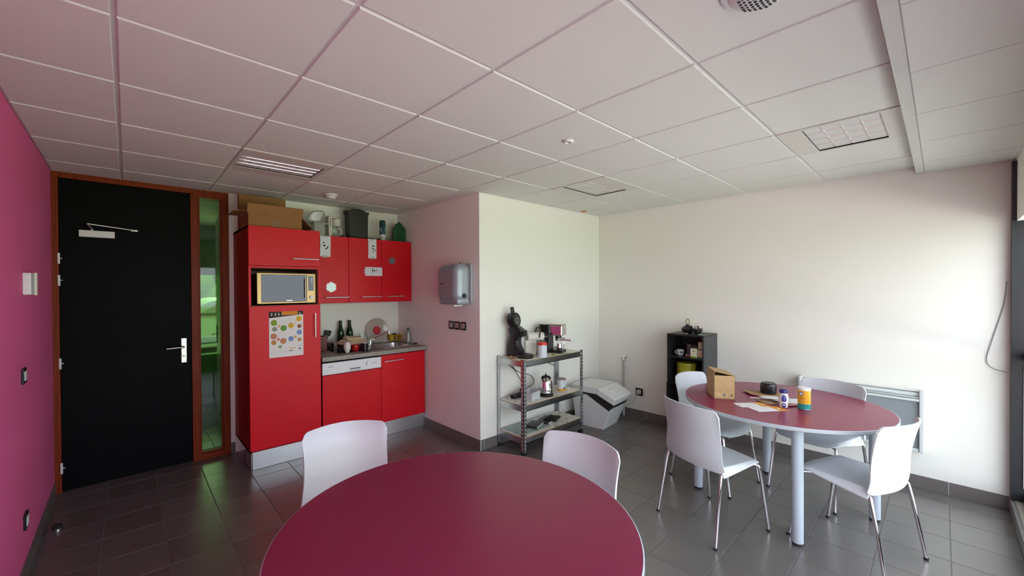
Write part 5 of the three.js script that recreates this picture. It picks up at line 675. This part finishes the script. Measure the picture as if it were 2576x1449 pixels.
// ------------------------------------------------------------------ things on the far table
{
  const TY = 0.7503;
  let t = thing('carton', 'small kraft carton with half open lid on the purple table', 'box', [3.399, TY, -1.149], -0.994), w = 0.07, d = 0.105, h = 0.176;
  obj('walls', [muv(bx(-w, w, 0, h, d - 0.003, d)), muv(bx(-w, w, 0, h, -d, -d + 0.003)), muv(bx(-w, -w + 0.003, 0, h, -d, d)), muv(bx(w - 0.003, w, 0, h, -d, d)), muv(bx(-w, w, 0, 0.003, -d, d))], mt.cardPale, t);
  obj('lid', [muv(at(rz(bx(-2 * w, 0, 0, 0.003, -d, d), -0.2), w, h, 0))], mt.cardPale, t); obj('lid_flap', muv(at(rz(bx(0, 0.003, -0.032, 0, -d, d), -0.15), w - 2 * w * 0.98, h + 2 * w * 0.199, 0)), mt.cardPale, t);
  const pr = canvasMat(256, 64, (g) => { g.fillStyle = '#c9a878'; g.fillRect(0, 0, 256, 64); g.fillStyle = '#857868'; g.fillRect(98, 6, 46, 42); g.strokeStyle = '#6e6450'; g.lineWidth = 5; g.strokeRect(180, 8, 30, 40); g.fillStyle = '#7a6848'; g.fillRect(206, 8, 34, 40); g.fillStyle = '#9a8458'; g.fillRect(140, 56, 40, 4); }, 0.85);
  const pp = obj('print', plane(0.125, 0.031), pr, t); pp.position.set(0.002, 0.03, d + 0.0006);
  t = thing('black_canister', 'round black container on the brown paper', 'container', [3.735, TY + 0.004, -0.915]); obj('body', lathe([[0, 0], [0.052, 0], [0.055, 0.004], [0.055, 0.06], [0.05, 0.076], [0.046, 0.08], [0, 0.08]], 44), M(lin(0.008, 0.008, 0.009), 0.22), t); obj('top_ring', lathe([[0.040, 0.0795], [0.043, 0.082], [0.046, 0.0805]], 40), mt.rubber, t);
  t = thing('brown_paper', 'creased brown paper under the black container', 'paper', [3.70, TY, -0.935], -0.9); obj('sheet', sheet((u, v) => [(u - 0.5) * 0.26, 0.0015 + 0.012 * Math.pow(Math.max(0, 0.35 - u) / 0.35, 2) + 0.002 * (v > 0.5 ? 0 : 0), (v - 0.5) * 0.15], 14, 6, 0.0012), M(lin(0.36, 0.22, 0.10), 0.85), t);
  // paper pile
  const sheetThing = (name, label, cat, x, y, z, a, L, W, m, group, wave = 0.003) => { const q = thing(name, label, cat, [x, y, z], a, group); obj('sheet', sheet((u, v) => [(u - 0.5) * L, 0.001 + wave * (0.5 + 0.5 * Math.sin(u * 5 + v * 2)), (v - 0.5) * W], 10, 6, 0.0008), m, q); return q; };
  const env = M(lin(0.72, 0.71, 0.69), 0.8), kraft = M(lin(0.40, 0.28, 0.18), 0.85);
  sheetThing('envelope', 'kraft envelope at the bottom of the paper pile', 'envelope', 3.50, TY, -0.80, -0.75, 0.24, 0.13, kraft, 'papers in the pile');
  sheetThing('leaflet', 'leaflet with a red edge under the white pile', 'leaflet', 3.515, TY + 0.004, -0.715, -0.5, 0.20, 0.10, M(lin(0.55, 0.25, 0.25), 0.7), 'papers in the pile');
  sheetThing('letter', 'folded white letter sticking out toward the canister', 'letter', 3.55, TY + 0.008, -0.735, -0.55, 0.21, 0.11, env, 'papers in the pile', 0.008);
  sheetThing('letter', 'folded white letter on top behind the dressing bottle', 'letter', 3.53, TY + 0.0185, -0.82, -0.95, 0.20, 0.07, env, 'papers in the pile', 0.006);
  t = thing('pen', 'white pen poking out left of the paper pile', 'pen', [3.50, TY, -0.915], -1.15); const pn = cyl(0.0045, 0.0045, -0.06, 0.06, 0, 0, 12); pn.rotateZ(Math.PI / 2); obj('barrel', at(pn, 0, 0.0048, 0), mt.plasticWhite, t); const tip = new THREE.ConeGeometry(0.0045, 0.014, 12); tip.rotateZ(Math.PI / 2); obj('tip', at(tip, -0.067, 0.0048, 0), mt.steel, t);
  const fly = canvasMat(512, 256, (g, w, h) => { g.fillStyle = '#ebe9ea'; g.fillRect(0, 0, w, h); const gr = '#e8a820'; g.fillStyle = gr; g.beginPath(); g.moveTo(340, 0); g.lineTo(512, 0); g.lineTo(512, 256); g.lineTo(340, 256); g.fill(); g.fillStyle = '#e2702c'; g.fillRect(455, 0, 57, 256); g.fillStyle = '#3a3020'; g.fillRect(375, 110, 34, 10); g.fillStyle = '#f4efe4'; g.beginPath(); g.arc(430, 120, 26, 0, 7); g.fill(); g.fillStyle = '#b9b5b5'; for (let k = 0; k < 6; k++) g.fillRect(120, 60 + 24 * k, 120 - (k % 3) * 20, 4); g.fillStyle = '#c89a8a'; g.fillRect(260, 70, 50, 6); g.fillRect(260, 90, 40, 6); g.fillStyle = '#55504c'; g.fillRect(48, 70, 8, 90); }, 0.5);
  const flyer = (label, x, y, z, a) => { const q = thing('flyer', label, 'flyer', [x, y, z], a, 'orange and white flyers'); const b = bx(-0.115, 0.115, 0, 0.0005, -0.052, 0.052); obj('card', b, env, q); const f = obj('print', plane(0.229, 0.103), fly, q); f.rotation.x = -Math.PI / 2; f.position.y = 0.0008; };
  flyer('lower orange and white flyer, nearer the carton', 3.295, TY, -0.902, -0.66); flyer('upper orange and white flyer under the dressing bottle', 3.258, TY + 0.001, -0.795, -0.62);
  const may = canvasMat(512, 256, (g, w, h) => { g.fillStyle = '#e3ddd8'; g.fillRect(0, 0, w, h); for (const x of [128, 384]) { g.fillStyle = '#3c3c86'; g.beginPath(); g.ellipse(x, 90, 34, 66, 0, 0, 7); g.fill(); g.beginPath(); g.ellipse(x, 205, 30, 44, 0, 0, 7); g.fill(); g.fillStyle = '#dfe2ee'; g.fillRect(x - 44, 140, 88, 26); g.fillStyle = '#c9cce6'; g.fillRect(x - 18, 185, 36, 22); g.strokeStyle = '#8f92c8'; g.lineWidth = 4; g.beginPath(); g.arc(x, 90, 22, 3.4, 6); g.stroke(); } }, 0.3);
  t = thing('dressing_bottle', 'squat white squeeze bottle with navy cap on the table', 'bottle', [3.375, TY + 0.0022, -0.737], 0.3); obj('bottle', (() => { const g = lathe([[0, 0], [0.030, 0], [0.035, 0.008], [0.039, 0.04], [0.040, 0.075], [0.033, 0.102], [0, 0.103]], 48); g.scale(1, 1, 0.72); const p = g.attributes.position, uv = g.attributes.uv; for (let i = 0; i < p.count; i++) uv.setXY(i, (Math.atan2(p.getX(i), p.getZ(i)) / Math.PI + 1) / 2, p.getY(i) / 0.103); return g; })(), may, t); obj('cap', (() => { const g = lathe([[0.032, 0.1], [0.033, 0.118], [0.028, 0.128], [0, 0.129]], 40); g.scale(1, 1, 0.74); return g; })(), M(lin(0.02, 0.018, 0.14), 0.25), t);
  const dr = canvasMat(1024, 512, (g, w, h) => {
    g.fillStyle = '#e3a31a'; g.fillRect(0, 0, w, h); g.fillStyle = '#1f9a94'; g.fillRect(0, 362, w, 150); g.fillStyle = '#0f3f40';
    for (let r = 0; r < 2; r++) for (let x = 0; x < 13; x++) { const X = x * 80 + r * 40 + 20, Y = 375 + r * 62; g.fillRect(X - 6, Y, 12, 44); g.fillRect(X - 15, Y + 40, 30, 10); }
    for (const x of [256, 768]) { g.strokeStyle = '#3a3c54'; g.lineWidth = 12; g.fillStyle = '#a9b2cc'; g.beginPath(); g.ellipse(x, 105, 58, 42, 0, 0, 7); g.fill(); g.stroke(); g.fillStyle = '#3a3c54'; g.beginPath(); g.moveTo(x - 60, 85); g.lineTo(x - 92, 105); g.lineTo(x - 60, 125); g.fill(); g.fillStyle = '#e8ecf6'; g.fillRect(x - 40, 95, 80, 16); g.fillStyle = '#4a3a14'; g.fillRect(x - 14, 175, 28, 9); for (const [a, b, c, d] of [[-92, 196, 8, 34], [-92, 224, 26, 8], [-58, 196, 26, 8], [-48, 200, 8, 30], [-24, 200, 30, 8], [-16, 214, 22, 8], [14, 200, 8, 30], [24, 208, 20, 8], [50, 222, 26, 8], [58, 200, 8, 24], [80, 204, 12, 28]]) g.fillRect(x + a, b, c, d); g.fillRect(x - 34, 258, 68, 8); for (const [a, b, c] of [[-80, 292, 26], [-50, 300, 22], [-18, 306, 30], [20, 298, 18], [46, 306, 34]]) g.fillRect(x + a, b, c, 8); }
  }, 0.4);
  t = thing('drink_canister', 'orange and teal cardboard canister with white lid', 'canister', [3.436, TY, -0.632], 2.85); obj('tube', cyl(0.0365, 0.0365, 0, 0.138, 0, 0, 48), dr, t); obj('lid', lathe([[0.0365, 0.132], [0.038, 0.133], [0.038, 0.148], [0.036, 0.150], [0, 0.149]], 48), mt.plasticWhite, t); obj('base_rim', lathe([[0, 0.0], [0.037, 0.0], [0.0375, 0.004], [0.0365, 0.005]], 48), mt.steel, t);
}
renderer.render(scene, camera);
